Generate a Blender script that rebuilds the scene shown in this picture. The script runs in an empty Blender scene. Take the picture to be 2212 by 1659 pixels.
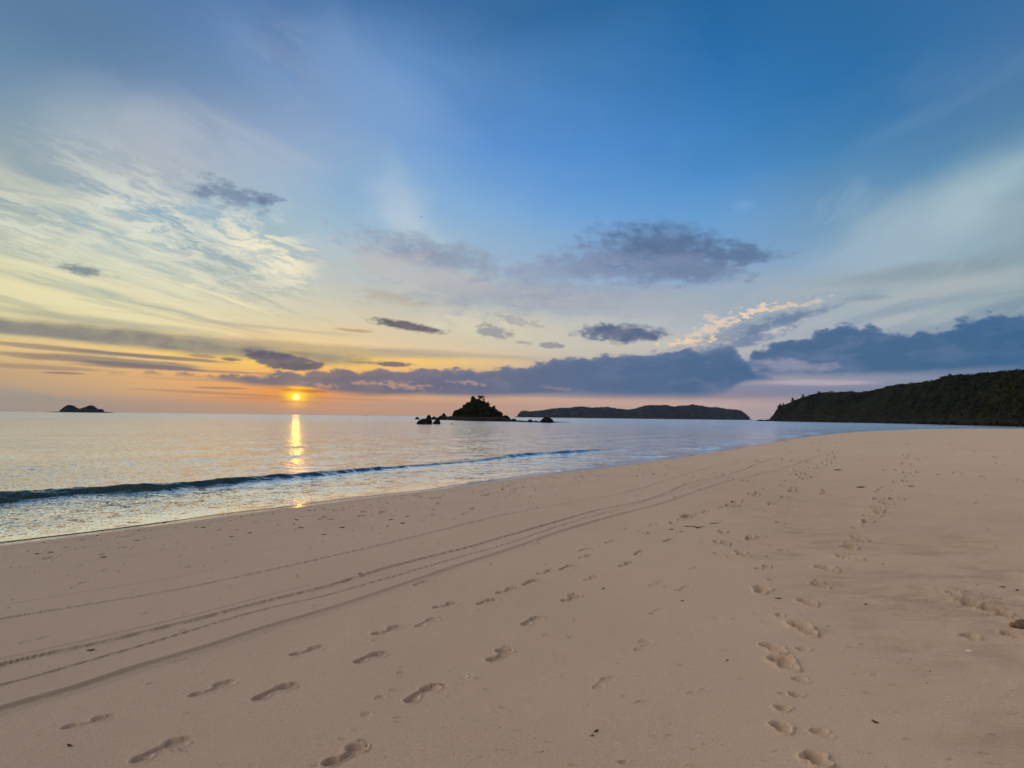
import bpy, math, random
import numpy as np
from mathutils import Vector, Matrix, Euler
random.seed(7); RNG = np.random.default_rng(7)
scene = bpy.context.scene
COL = scene.collection

# ------------------------------------------------------------------ camera
F = 1523.0; CX, CY = 1106.0, 829.5          # focal length / centre of the photograph, in 2212 x 1659 px
EYE = 2.0                                    # metres above the water
PITCH = math.atan((900.5 - CY) / F); ROLL = math.atan(0.0117)
camd = bpy.data.cameras.new('camera'); cam = bpy.data.objects.new('camera', camd); COL.objects.link(cam)
camd.sensor_width = 36; camd.lens = 36 * F / 2212; camd.clip_start = 0.05; camd.clip_end = 40000
CM = Matrix.Rotation(math.radians(90) + PITCH, 3, 'X') @ Matrix.Rotation(ROLL, 3, 'Z')
cam.matrix_world = Matrix.Translation((0, 0, EYE)) @ CM.to_4x4()
scene.camera = cam
def ray(X, Y):
    return (CM @ Vector(((X - CX) / F, -(Y - CY) / F, -1))).normalized()
def ang(X, Y):
    d = ray(X, Y); return math.degrees(math.atan2(d.x, d.y)), math.degrees(math.asin(d.z))
def hy(X): return 900.5 + 0.0117 * (X - CX)   # horizon

# ------------------------------------------------------------------ render settings
scene.view_settings.view_transform = 'Standard'; scene.view_settings.look = 'None'
scene.view_settings.exposure = 0.0; scene.view_settings.gamma = 1.0
scene.view_settings.use_curve_mapping = False
cy = scene.cycles; cy.use_denoising = True; cy.max_bounces = 6; cy.volume_bounces = 0
cy.diffuse_bounces = 3; cy.glossy_bounces = 3; cy.sample_clamp_indirect = 4; cy.sample_clamp_direct = 0
cy.use_adaptive_sampling = False

# ------------------------------------------------------------------ node helpers
def lin(c):
    return tuple((v / 255 / 12.92) if v / 255 <= .04045 else ((v / 255 + .055) / 1.055) ** 2.4 for v in c)
class S:
    tree = None
    def __init__(self, s): self.s = s
    def _b(self, o, op, rev=False): return m(op, o, self) if rev else m(op, self, o)
    def __add__(self, o): return self._b(o, 'ADD')
    def __radd__(self, o): return self._b(o, 'ADD', True)
    def __sub__(self, o): return self._b(o, 'SUBTRACT')
    def __rsub__(self, o): return self._b(o, 'SUBTRACT', True)
    def __mul__(self, o): return self._b(o, 'MULTIPLY')
    def __rmul__(self, o): return self._b(o, 'MULTIPLY', True)
    def __truediv__(self, o): return self._b(o, 'DIVIDE')
def put(inp, v):
    if isinstance(v, S): S.tree.links.new(v.s, inp)
    elif v is not None:
        if hasattr(inp.default_value, '__len__') and not hasattr(v, '__len__'): v = (v,) * 3
        if hasattr(inp.default_value, '__len__') and len(inp.default_value) == 4 and len(v) == 3: v = tuple(v) + (1,)
        inp.default_value = v
def m(op, a, b=None, c=None, clamp=False):
    n = S.tree.nodes.new('ShaderNodeMath'); n.operation = op; n.use_clamp = clamp
    put(n.inputs[0], a); put(n.inputs[1], b)
    if c is not None: put(n.inputs[2], c)
    return S(n.outputs[0])
def vm(op, a, b=None, scale=None):
    n = S.tree.nodes.new('ShaderNodeVectorMath'); n.operation = op
    put(n.inputs[0], a)
    if b is not None: put(n.inputs[1], b)
    if scale is not None: put(n.inputs['Scale'], scale)
    return S(n.outputs['Value'] if op in ('LENGTH', 'DOT_PRODUCT', 'DISTANCE') else n.outputs[0])
def sep(v):
    n = S.tree.nodes.new('ShaderNodeSeparateXYZ'); put(n.inputs[0], v); return [S(o) for o in n.outputs]
def comb(x, y, z):
    n = S.tree.nodes.new('ShaderNodeCombineXYZ')
    for i, v in enumerate((x, y, z)): put(n.inputs[i], v)
    return S(n.outputs[0])
def sstep(x, a, b, lo=0.0, hi=1.0, kind='SMOOTHSTEP'):
    n = S.tree.nodes.new('ShaderNodeMapRange'); n.interpolation_type = kind; n.clamp = True
    put(n.inputs[0], x); n.inputs[1].default_value = a; n.inputs[2].default_value = b
    n.inputs[3].default_value = lo; n.inputs[4].default_value = hi
    return S(n.outputs[0])
def noise(v, scale=1.0, detail=4, rough=.5, dist=0.0, color=False, lac=2.0, dim='3D'):
    n = S.tree.nodes.new('ShaderNodeTexNoise'); n.noise_dimensions = dim; put(n.inputs['Vector'], v)
    n.inputs['Scale'].default_value = scale; n.inputs['Detail'].default_value = detail
    n.inputs['Roughness'].default_value = rough; n.inputs['Distortion'].default_value = dist
    n.inputs['Lacunarity'].default_value = lac
    return S(n.outputs['Color' if color else 0])
def vnoise(v, scale, detail=3, rough=.5):      # two independent noises as a vector, centred on 0
    a = noise(v, scale, detail, rough, dim='2D') - .5; b = noise(vm('ADD', v, (37.3, 11.7, 5.1)), scale, detail, rough, dim='2D') - .5
    return comb(a, b, 0.0)
def mix(a, b, f):
    n = S.tree.nodes.new('ShaderNodeMix'); n.data_type = 'RGBA'; n.clamp_factor = True
    put(n.inputs[0], f); put(n.inputs[6], a); put(n.inputs[7], b); return S(n.outputs[2])
def addc(a, b, f):
    n = S.tree.nodes.new('ShaderNodeMix'); n.data_type = 'RGBA'; n.blend_type = 'ADD'; n.clamp_factor = False
    put(n.inputs[0], f); put(n.inputs[6], a); put(n.inputs[7], b); return S(n.outputs[2])
def ramp(x, stops, interp='LINEAR'):
    n = S.tree.nodes.new('ShaderNodeValToRGB'); n.color_ramp.interpolation = interp
    put(n.inputs[0], x); e = n.color_ramp.elements
    stops = sorted(stops, key=lambda s: s[0])
    e[0].position = stops[0][0]; e[0].color = tuple(stops[0][1]) + (1,)
    e[1].position = stops[-1][0]; e[1].color = tuple(stops[-1][1]) + (1,)
    for p, c in stops[1:-1]:
        k = e.new(p); k.color = tuple(c) + (1,)
    return S(n.outputs[0])
def curve(x, pts):      # pts in 0..1, linear pieces
    n = S.tree.nodes.new('ShaderNodeFloatCurve'); put(n.inputs['Value'], x)
    c = n.mapping.curves[0]; n.mapping.use_clip = False
    pts = sorted(pts)
    c.points[0].location = pts[0]; c.points[1].location = pts[-1]
    for p in pts[1:-1]: c.points.new(*p)
    n.mapping.update(); return S(n.outputs[0])

# ------------------------------------------------------------------ sky (world)
SUN_AZ, SUN_EL = ang(640, 857.5)
world = bpy.data.worlds.new('World'); scene.world = world; world.use_nodes = True
S.tree = world.node_tree; S.tree.nodes.clear()
out = S.tree.nodes.new('ShaderNodeOutputWorld'); bg = S.tree.nodes.new('ShaderNodeBackground')
S.tree.links.new(bg.outputs[0], out.inputs[0])
tc = S.tree.nodes.new('ShaderNodeTexCoord')
D = vm('NORMALIZE', S(tc.outputs['Generated']))
dx, dy, dz = sep(D)
az = m('ARCTAN2', dx, dy) * 57.29578
el = m('ARCSINE', dz) * 57.29578
V = comb(az, el, 1.0)
# clear-sky colours, by bearing and height above the horizon
cols = {
 0:   [(0,(92,128,165)),(150,(108,142,174)),(300,(135,160,176)),(390,(150,170,176)),(470,(180,192,184)),(560,(196,202,172)),(640,(202,203,168)),(700,(208,198,156)),(745,(234,204,142)),(790,(208,174,128)),(830,(196,170,136)),(885,(180,163,140))],
 300: [(0,(84,124,170)),(150,(112,144,182)),(300,(148,166,188)),(380,(172,180,186)),(460,(160,188,198)),(550,(196,208,194)),(640,(208,210,180)),(700,(216,206,166)),(745,(240,208,142)),(800,(230,184,122)),(850,(216,176,128)),(885,(194,168,138))],
 600: [(0,(74,120,172)),(150,(108,145,192)),(300,(142,170,204)),(400,(142,178,208)),(500,(160,192,208)),(600,(196,205,194)),(680,(214,208,176)),(735,(236,208,152)),(775,(250,206,112)),(810,(244,180,100)),(850,(238,172,104)),(890,(216,168,126))],
 900: [(0,(62,112,166)),(150,(98,144,198)),(300,(114,160,214)),(450,(142,184,218)),(550,(162,190,208)),(640,(190,194,186)),(700,(212,204,180)),(750,(224,206,170)),(785,(244,200,126)),(830,(216,164,120)),(850,(224,176,132)),(895,(216,168,132))],
 1200:[(0,(45,106,162)),(150,(72,130,188)),(300,(82,144,212)),(450,(108,164,220)),(550,(140,176,212)),(640,(164,182,198)),(700,(200,200,190)),(750,(208,202,184)),(800,(200,180,160)),(860,(220,180,154)),(898,(216,174,150))],
 1500:[(0,(34,104,162)),(150,(40,112,176)),(300,(60,130,192)),(400,(80,146,208)),(500,(110,164,216)),(600,(144,172,202)),(680,(164,180,196)),(740,(196,196,190)),(800,(176,170,176)),(850,(172,155,162)),(875,(222,188,172)),(900,(208,182,174))],
 1850:[(0,(44,108,162)),(200,(44,114,172)),(350,(70,134,186)),(450,(110,154,190)),(550,(130,165,194)),(650,(150,170,185)),(740,(165,175,190)),(810,(150,155,175)),(850,(140,142,165)),(880,(186,174,180)),(905,(182,172,180))],
 2212:[(0,(62,112,166)),(200,(76,125,170)),(350,(105,150,180)),(450,(148,172,184)),(600,(140,165,175)),(680,(125,150,170)),(800,(120,138,165)),(905,(140,142,165))],
}
warp = vm('MULTIPLY', vnoise(vm('MULTIPLY', V, (.05, .11, 1)), 1, 5), (14, 5, 0))
fade = sstep(el, 1.0, 22)
Vw = vm('ADD', V, vm('SCALE', warp, scale=fade))
azw, elw, _ = sep(Vw)
EMAX = 90.0
fac = m('POWER', m('MAXIMUM', elw, 0.0) / EMAX, 0.5)
def epos(e): return (max(e, 0) / EMAX) ** .5
zen = (.42, .37, .34)      # unseen sky overhead, made bright and warm to light the sand
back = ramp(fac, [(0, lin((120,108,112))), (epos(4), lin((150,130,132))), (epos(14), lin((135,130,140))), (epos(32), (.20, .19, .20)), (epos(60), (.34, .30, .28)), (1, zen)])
SIDE = ramp(fac, [(0, lin((190,160,130))), (epos(4), lin((235,200,140))), (epos(10), (1.35, 1.1, .74)), (epos(35), (2.5, 2.05, 1.6)), (epos(55), (1.2, 1.0, .82)), (1, zen)])  # unseen sky left of the view, brightened to side-light the sand and prints
base = None; prev = None
for X, st in cols.items():
    a0 = ang(X, 700)[0]
    stops = [(epos(ang(X, y)[1]), lin(c)) for y, c in st if ang(X, y)[1] > 0]
    stops.append((1, zen)); stops.append((epos(36), lin(st[0][1]))); stops.append((epos(52), tuple(p * .3 + q * .7 for p, q in zip(lin(st[0][1]), zen))))
    r = ramp(fac, stops)
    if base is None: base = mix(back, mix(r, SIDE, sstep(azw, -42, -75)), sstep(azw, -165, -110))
    else: base = mix(base, r, sstep(azw, prev, a0, kind='LINEAR'))
    prev = a0
base = mix(base, back, sstep(azw, prev + 5, 100))
# physical sky underneath
nis = S.tree.nodes.new('ShaderNodeTexSky'); nis.sky_type = 'NISHITA'; nis.sun_disc = False
nis.sun_elevation = math.radians(SUN_EL); nis.sun_rotation = math.radians(SUN_AZ); nis.dust_density = 2.0
base = addc(mix(base, (0, 0, 0), .06), S(nis.outputs[0]), .006)

# everything drawn on the sky is an operation with the patch of sky it touches; a small tree of mix
# shaders then evaluates only the operations of the patch a ray points into
hz = m('MAXIMUM', dz, 0.0) + 0.06
pl = comb(dx / hz, dy / hz, 0.0)
def rot(v, deg):
    n = S.tree.nodes.new('ShaderNodeVectorRotate'); n.rotation_type = 'Z_AXIS'; put(n.inputs['Vector'], v)
    n.inputs['Angle'].default_value = math.radians(deg); return S(n.outputs[0])
pr = rot(pl, 10.5); pw = vm('ADD', pr, vm('SCALE', vnoise(pr, .5), scale=.9))
prr = rot(pl, -4); prr = vm('ADD', prr, vm('SCALE', vnoise(prr, .4), scale=1.2))
SH = {'az': az, 'el': el, 'V': V, 'Vw': Vw, 'base': base,
      'c1': noise(vm('MULTIPLY', pw, (2.6, .38, 1)), 1, 8, .58, dim='2D'),
      'c2': noise(vm('ADD', vm('MULTIPLY', pr, (10.0, 4.2, 1)), vm('SCALE', vnoise(pr, 2.6, 3, .6), scale=2.0)), 1, 6, .66, dim='2D'),
      'c3': noise(vm('MULTIPLY', prr, (1.5, .5, 1)), 1, 6, .52, dim='2D'),
      'n1': noise(vm('MULTIPLY', V, (.30, .95, 1)), 1, 7, .60, dim='2D') - .5,
      'n2': noise(vm('MULTIPLY', V, (.62, 1.15, 1)), 1, 7, .55, dim='2D') - .5,
      'n3': noise(vm('MULTIPLY', V, (.12, .9, 1)), 1, 6, .57, dim='2D') - .5,
      'n4': noise(vm('MULTIPLY', V, (1.6, 3.4, 1)), 1, 5, .6, dim='2D') - .5}
VEC = {'V', 'Vw'}
def ell(cx, cy, rx, ry, tilt, W):
    a, e = ang(cx, cy); a1 = ang(cx + 1, cy)[0] - a; e1 = e - ang(cx, cy + 1)[1]
    c, t = math.cos(math.radians(tilt)), math.sin(math.radians(tilt)); sx, sy = rx * a1, ry * e1
    k1 = (c / sx, -t / sx, -(a * c - e * t) / sx); k2 = (t / sy, c / sy, -(a * t + e * c) / sy)
    u = vm('DOT_PRODUCT', W, k1); v = vm('DOT_PRODUCT', W, k2)
    return m('SQRT', m('MULTIPLY_ADD', v, v, u * u))
def ebox(cx, cy, rx, ry, tilt, k, pad=(0, 0)):
    a, e = ang(cx, cy); a1 = ang(cx + 1, cy)[0] - a; e1 = e - ang(cx, cy + 1)[1]
    c, t = abs(math.cos(math.radians(tilt))), abs(math.sin(math.radians(tilt))); sx, sy = rx * a1 * k, ry * e1 * k
    w, h = sx * c + sy * t + pad[0], sx * t + sy * c + pad[1]
    return (a - w, a + w, e - h, e + h)
OPS = []
def op(box, fn): OPS.append((box, fn))
WP = (4.5, 1.8)
def veil(cx, cy, rx, ry, tilt, c, o, n, lo, hi, e0=1.1, e1=.2, warped=True):
    """tint where noise n runs from lo to hi inside a soft ellipse"""
    box = ebox(cx, cy, rx, ry, tilt, e0, WP if warped else (0, 0))
    def fn(b, g):
        a = sstep(ell(cx, cy, rx, ry, tilt, g['Vw' if warped else 'V']), e0, e1) * o
        if n: a = a * sstep(g[n], lo, hi)
        return mix(b, lin(c), a)
    op(box, fn)
def cloud(cx, cy, rx, ry, tilt, c, o=.9, amp=1.2, soft=.5, nn='n1', c2=None, fine=0.0):
    def fn(b, g):
        d = m('MULTIPLY_ADD', g[nn], amp, ell(cx, cy, rx, ry, tilt, g['V']))
        if fine: d = m('MULTIPLY_ADD', g['n4'], fine, d)
        a = sstep(d, 1.0 + soft * .2, 1.0 - soft) * o
        colr = mix(lin(c), lin(c2), sstep(g['n2'], -.12, .15)) if c2 else lin(c)
        return mix(b, colr, a)
    op(ebox(cx, cy, rx, ry, tilt, 1 + soft * .2 + (amp + fine) * .33), fn)
def glow(cx, cy, rx, ry, c, o, tilt=0):
    def fn(b, g):
        d = ell(cx, cy, rx, ry, tilt, g['V'])
        return mix(b, lin(c), m('EXPONENT', m('MULTIPLY', d * d, -1.0)) * o)
    op(ebox(cx, cy, rx, ry, tilt, 2.7), fn)
# cirrus, left
veil(330, 340, 200, 130, 30, (196, 192, 196), .5, None, 0, 1, 1.1, 0)
veil(480, 330, 260, 150, 20, (186, 192, 204), .4, 'c1', .35, .6)
veil(150, 540, 640, 190, 12, (234, 228, 196), .62, 'c1', .44, .66, 1.05, .3)
veil(150, 660, 640, 120, 8, (246, 232, 176), .55, 'c1', .42, .64, 1.05, .3)
veil(250, 560, 620, 230, 12, (136, 160, 170), .45, 'c1', .50, .32, 1.05, .35)
veil(400, 510, 400, 165, 25, (236, 232, 210), .62, 'c2', .38, .68, 1.15, .1)
veil(120, 510, 260, 110, 20, (230, 228, 200), .5, 'c2', .42, .66, 1.1, .2)
veil(400, 500, 340, 140, 25, (130, 162, 186), .36, 'c2', .50, .34, 1.1, .1)
veil(570, 555, 130, 60, 25, (250, 238, 204), .85, 'c2', .40, .6, 1.1, .1)
veil(300, 440, 240, 70, 25, (226, 228, 212), .5, 'c2', .40, .64, 1.1, .2)
veil(80, 470, 220, 60, 30, (222, 222, 204), .55, 'c2', .44, .62, 1.0, .2)
for a_ in [(470,638,190,5,16,(250,240,186),.85), (640,672,160,4,22,(248,234,184),.6), (540,560,120,26,28,(236,230,204),.4),
           (200,640,260,5,4,(242,230,172),.5), (150,530,220,14,14,(222,222,190),.5), (330,600,200,5,14,(236,230,186),.5), (560,640,200,8,20,(150,168,170),.45), (380,590,170,8,18,(140,166,176),.4)]:
    veil(*a_, 'c1', .3, .6, 1.1, .1)
# veil, right
veil(2050, 480, 560, 120, -22, (168, 190, 200), .6, 'c3', .30, .66)
veil(1900, 520, 420, 90, -14, (160, 182, 200), .45, 'c1', .36, .6)
veil(2200, 400, 260, 60, -28, (176, 200, 206), .45, 'c3', .34, .62)
veil(1950, 230, 480, 130, -18, (140, 170, 200), .25, 'c3', .40, .68)
veil(2000, 640, 420, 70, -6, (188, 196, 192), .5, 'c3', .38, .66)
veil(1870, 440, 150, 30, -24, (178, 198, 218), .5, 'c1', .36, .6)
veil(1590, 462, 40, 16, 0, (140, 182, 226), .2, None, 0, 1)
veil(2050, 560, 260, 60, -10, (112, 138, 156), .6, 'c3', .56, .38)
veil(800, 180, 520, 200, 0, (150, 176, 212), .35, 'c3', .40, .68)
veil(900, 490, 190, 90, 42, (190, 204, 216), .75, 'c3', .34, .62)
veil(1750, 640, 600, 56, -3, (172, 180, 184), .6, 'c3', .30, .6)
veil(2000, 585, 330, 26, -4, (134, 154, 166), .7, 'c1', .42, .6)
veil(1900, 690, 400, 22, -2, (186, 190, 190), .5, 'c1', .4, .6)
veil(1250, 690, 400, 26, 2, (206, 202, 192), .6, 'c3', .3, .6)
veil(620, 130, 110, 150, 25, (138, 158, 190), .35, 'c2', .42, .62)
veil(440, 280, 90, 70, 40, (140, 158, 182), .35, 'c2', .52, .36)
veil(250, 300, 330, 160, 10, (166, 182, 192), .5, 'c3', .3, .62)
veil(930, 690, 330, 40, 6, (222, 214, 186), .7, 'c1', .38, .6)
veil(820, 620, 260, 50, 14, (196, 194, 190), .6, 'c3', .3, .6)
veil(760, 560, 200, 60, 20, (190, 196, 204), .45, 'c2', .40, .62)
# warm light low on the left
glow(600, 772, 260, 20, (255, 208, 84), .8); glow(400, 745, 300, 13, (255, 214, 120), .6, 4); glow(900, 775, 200, 10, (250, 208, 120), .5, 2)
glow(640, 852, 190, 26, (250, 160, 70), .5); glow(640, 854, 70, 20, (255, 150, 20), .9); glow(640, 856, 38, 14, (255, 196, 16), 1.0)
# strata, left
cloud(250, 728, 760, 25, 3.4, (150, 145, 131), .92, 1.0, .6, 'n3', (130, 128, 124))
cloud(120, 752, 300, 7, 3, (158, 140, 122), .8, 1.4, .6, 'n3')
cloud(420, 800, 260, 5, 1, (150, 126, 112), .7, 1.6, .6, 'n3')
cloud(60, 792, 240, 6, 1, (166, 142, 122), .7, 1.6, .6, 'n3')
cloud(330, 770, 200, 5, 2.5, (134, 122, 118), .8, 1.6, .6, 'n3')
cloud(560, 706, 260, 6, 3, (190, 182, 158), .6, 2.0, .8, 'n3')
cloud(480, 822, 300, 4, .5, (206, 162, 120), .6, 1.6, .7, 'n3')
cloud(700, 752, 420, 12, 2.5, (168, 158, 138), .6, 1.4, .8, 'n3')
cloud(180, 690, 330, 10, 3, (170, 168, 150), .5, 1.5, .8, 'n3')
cloud(60, 712, 260, 14, 2.5, (140, 138, 130), .7, 1.2, .7, 'n3')
cloud(250, 782, 330, 10, 2.0, (152, 135, 120), .85, 1.8, .6, 'n3')
cloud(60, 768, 140, 9, 2.0, (160, 138, 118), .7, 1.4, .5, 'n3')
cloud(330, 792, 170, 5, 2.5, (126, 116, 116), .8, 1.4, .4, 'n3')
cloud(140, 806, 60, 3.5, 0, (140, 122, 112), .7, .8, .4, 'n3')
cloud(980, 765, 260, 9, 2.5, (180, 168, 155), .6, 1.2, .7, 'n3')
cloud(-60, 876, 460, 46, 4.5, (180, 164, 142), .9, .35, .25, 'n3')
cloud(350, 884, 500, 18, 1, (204, 168, 132), .55, .5, .6, 'n3')
cloud(480, 850, 220, 3, 2, (190, 140, 100), .6, 1.4, .5, 'n3'); cloud(560, 860, 130, 2.5, 0, (214, 140, 84), .55, 1.2, .5, 'n3')
cloud(480, 838, 60, 2.5, 0, (150, 122, 104), .6, 1.2, .5, 'n3')
cloud(760, 862, 150, 4, 1, (205, 150, 118), .6, 1.2, .5, 'n3')
cloud(1000, 880, 420, 12, 1, (214, 170, 140), .5, .8, .6, 'n3')
# isolated clouds
cloud(500, 417, 100, 30, 8, (118, 134, 158), .75, 3.0, 1.0, 'n2', (98, 112, 138), 1.2)
cloud(430, 408, 45, 16, 25, (118, 132, 156), .5, 3.0, .9, 'n2', None, 1.5)
cloud(575, 428, 44, 14, 0, (106, 122, 150), .65, 2.6, .9, 'n2', None, 1)
cloud(185, 586, 50, 14, 6, (112, 128, 140), .8, 3.2, .8, 'n1', None, 1.5)
cloud(460, 290, 60, 26, 50, (142, 160, 184), .3, 2.2, .9, 'n2')
cloud(590, 70, 110, 70, 60, (108, 132, 172), .3, 1.6, .9, 'n2')
cloud(930, 552, 195, 44, 9, (148, 160, 180), .9, 2.2, .9, 'n2', (134, 146, 168))
cloud(860, 570, 150, 46, 18, (196, 188, 186), .45, 1.8, .9)
cloud(1150, 640, 340, 44, 2, (156, 167, 184), .85, 2.0, .9, 'n1', (142, 156, 178))
cloud(1300, 660, 300, 40, 2, (176, 178, 186), .55, 2.0, .9, 'n1')
cloud(980, 610, 230, 40, 8, (190, 188, 186), .6, 2.2, .9, 'n1')
cloud(840, 640, 90, 16, 14, (184, 174, 160), .6, 2.2, .8)
cloud(1260, 576, 230, 40, -5, (148, 158, 184), .65, 2.0, .8, 'n2', (132, 146, 174))
cloud(1400, 564, 230, 58, 2, (128, 143, 174), .8, 1.5, .7, 'n2', (106, 126, 158))
cloud(1440, 526, 195, 48, 7, (84, 112, 148), .88, 1.0, .75, 'n2', (100, 120, 154), .5)
cloud(1590, 552, 115, 24, 4, (94, 119, 153), .85, 1.6, .7, 'n2', None, .6)
cloud(1500, 586, 130, 30, 2, (112, 130, 162), .8, 1.6, .8, 'n2')
cloud(1460, 560, 70, 16, 0, (136, 148, 178), .4, 2.0, .9, 'n2')
cloud(1880, 644, 50, 8, 0, (132, 150, 166), .6, 1.4, .8)
cloud(880, 704, 90, 11, 8, (94, 92, 106), .95, 1.2, .5, 'n1', (116, 108, 116), .7)
cloud(765, 714, 46, 3.5, 3, (190, 152, 120), .7, 2., .6)
cloud(1340, 720, 106, 23, 2, (82, 100, 132), .95, 1.0, .5, 'n2', (108, 116, 142), .7)
cloud(1070, 714, 44, 14, 4, (150, 150, 156), .8, 3.2, .6, 'n2', None, 1.5); cloud(1110, 690, 50, 12, 10, (166, 162, 164), .6, 3.2, .6, 'n2', None, 1.5)
cloud(1195, 745, 24, 7, 4, (140, 142, 152), .8, 2.4, .6, 'n2', None, 1); cloud(1130, 740, 20, 5, 4, (150, 150, 156), .7, 2.2, .6, 'n2', None, 1)
cloud(610, 779, 100, 17, 5, (100, 94, 106), .96, 1.8, .4, 'n1', (120, 110, 116), .8)
cloud(498, 776, 30, 6, 3, (120, 106, 108), .85, 2.4, .5); cloud(442, 770, 38, 4, 3, (150, 126, 112), .6, 2.4, .5)
cloud(842, 786, 60, 6, 2, (110, 104, 114), .9, 2.0, .5, 'n1', None, .8); cloud(780, 783, 44, 3, 2, (150, 126, 112), .6, 2.2, .5)
# torn, lit shreds
for a_ in [(1600,716,170,26,-17,(128,144,168),.75,2.4,.8,'n2',None,1.0), (1680,698,100,17,-14,(108,128,158),.88,1.8,.6,'n2',None,.7), (1545,705,75,15,-24,(236,210,186),.7,4.4,.8,'n4',None,0),
        (1625,673,46,10,-18,(244,216,186),.75,4.6,.7,'n4',None,0), (1690,664,40,7,-8,(236,206,178),.7,4.4,.7,'n4',None,0), (1490,738,60,8,-6,(246,210,172),.8,4.4,.7,'n4',None,0),
        (1760,652,40,5,-14,(222,202,190),.6,4.,.7,'n4',None,0), (1650,722,90,6,-18,(220,210,202),.6,4.6,.8,'n4',None,0), (1540,690,26,16,30,(230,206,186),.6,4.,.7,'n4',None,0), (1600,742,80,13,-12,(112,132,162),.88,1.8,.6,'n2',None,.8)]:
    cloud(*a_)
# banks: top and bottom outlines as functions of bearing
A0, A1, E1 = -45.0, 45.0, 20.0
def bank(top, bot, amp_t, amp_b, soft_t, soft_b, o):
    def prof(pts, azn):
        q = []
        for X, Y in pts:
            a, e = ang(X, Y); q.append(((a - A0) / (A1 - A0), e / E1))
        q = [(-.0, q[0][1])] + q + [(1.0, q[-1][1])]
        return curve(azn, q) * E1
    def fn(b_, g):
        azn = (g['az'] - A0) / (A1 - A0)
        rz = (g['az'] + 36) / 72
        bank_c = ramp(rz, [(0, lin((140,120,116))), (.3, lin((120,112,120))), (.42, lin((104,109,132))), (.58, lin((84,108,142))), (.72, lin((70,103,141))), (.85, lin((66,103,140))), (1, lin((58,100,140)))])
        bank_l = ramp(rz, [(0, lin((160,134,120))), (.35, lin((150,132,134))), (.5, lin((124,128,150))), (.65, lin((102,122,156))), (.78, lin((124,138,168))), (1, lin((82,115,155)))])
        t = prof(top, azn) - g['el'] + g['n2'] * amp_t + g['n4'] * (amp_t * .22); b = g['el'] - prof(bot, azn) + g['n3'] * amp_b
        a = sstep(t, 0, soft_t) * sstep(b, -soft_b * .3, soft_b)
        c = mix(bank_c, bank_l, m('MAXIMUM', sstep(g['n1'], -.05, .25) * .5, sstep(t, .9, 0.0) * .7))
        return mix(b_, c, a * o)
    aa = [ang(X, Y) for X, Y in top + bot]
    op((min(p[0] for p in aa) - 6, max(p[0] for p in aa) + (40 if max(p[0] for p in aa) > 33 else 4), min(p[1] for p in aa) - 1.2, max(p[1] for p in aa) + 1.5), fn)
cloud(1750, 846, 460, 16, 1, (130, 136, 162), .75, .8, .7, 'n3')
cloud(1450, 855, 380, 10, 0, (146, 136, 150), .7, .8, .7, 'n3')
bank([(1560,820),(1600,790),(1650,742),(1720,730),(1790,706),(1850,693),(1900,704),(1970,712),(2050,692),(2110,680),(2212,674)],
     [(1560,800),(1620,812),(1700,814),(1850,816),(2000,812),(2212,806)], 2.4, .8, .5, .7, .96)
cloud(1700, 790, 110, 16, 2, (168, 164, 184), .6, 2.0, .7, 'n2')
bank([(220,812),(240,803),(400,806),(500,806),(560,803),(650,800),(760,795),(850,796),(1000,794),(1130,788),(1200,772),(1300,766),(1400,760),(1500,752),(1570,748),(1610,770),(1640,800),(1700,822)],
     [(220,807),(400,815),(500,829),(560,837),(650,841),(750,854),(900,858),(1000,860),(1200,859),(1400,857),(1550,853),(1620,828),(1700,822)], 1.4, .5, .32, .5, .97)
cloud(1760, 826, 130, 7, 1, (190, 174, 184), .8, 1.2, .6, 'n3')
for (x, y, rx, ry, c, o) in [(1010,826,40,5,(232,178,140),.8),(870,833,60,8,(236,180,134),.85),(790,826,36,6,(236,176,130),.8),(700,833,34,5,(240,178,124),.8),(560,812,44,5,(240,190,120),.8),(1200,838,40,4,(206,168,160),.5)]:
    cloud(x, y, rx, ry, 4, c, o * .55, 4.0, .9, 'n4')
# the sun's surroundings, behind thin bars of cloud
glow(640, 857, 24, 13, (255, 216, 14), 1.0)
cloud(640, 843, 56, 4, 1, (206, 122, 40), .8, 2.2, .5, 'n1'); cloud(650, 838, 34, 2.5, 2, (255, 196, 40), .9, 2.0, .5, 'n1')
cloud(640, 868, 54, 3, 0, (226, 130, 46), .7, 2.2, .5, 'n1'); cloud(640, 879, 44, 2, 0, (255, 178, 66), .7, 1.6, .5, 'n1')
sd = Vector((math.sin(math.radians(SUN_AZ)) * math.cos(math.radians(SUN_EL)), math.cos(math.radians(SUN_AZ)) * math.cos(math.radians(SUN_EL)), math.sin(math.radians(SUN_EL))))
SH['sun'] = m('ARCCOSINE', vm('DOT_PRODUCT', D, tuple(sd))) * 57.29578
op((SUN_AZ - 1.8, SUN_AZ + 1.8, -.5, SUN_EL + 1.8), lambda b, g: addc(addc(b, (.75, .36, .0), m('EXPONENT', g['sun'] * g['sun'] * -2.2)), (3.0, 2.0, .6), sstep(g['sun'], .33, .08)))

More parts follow.
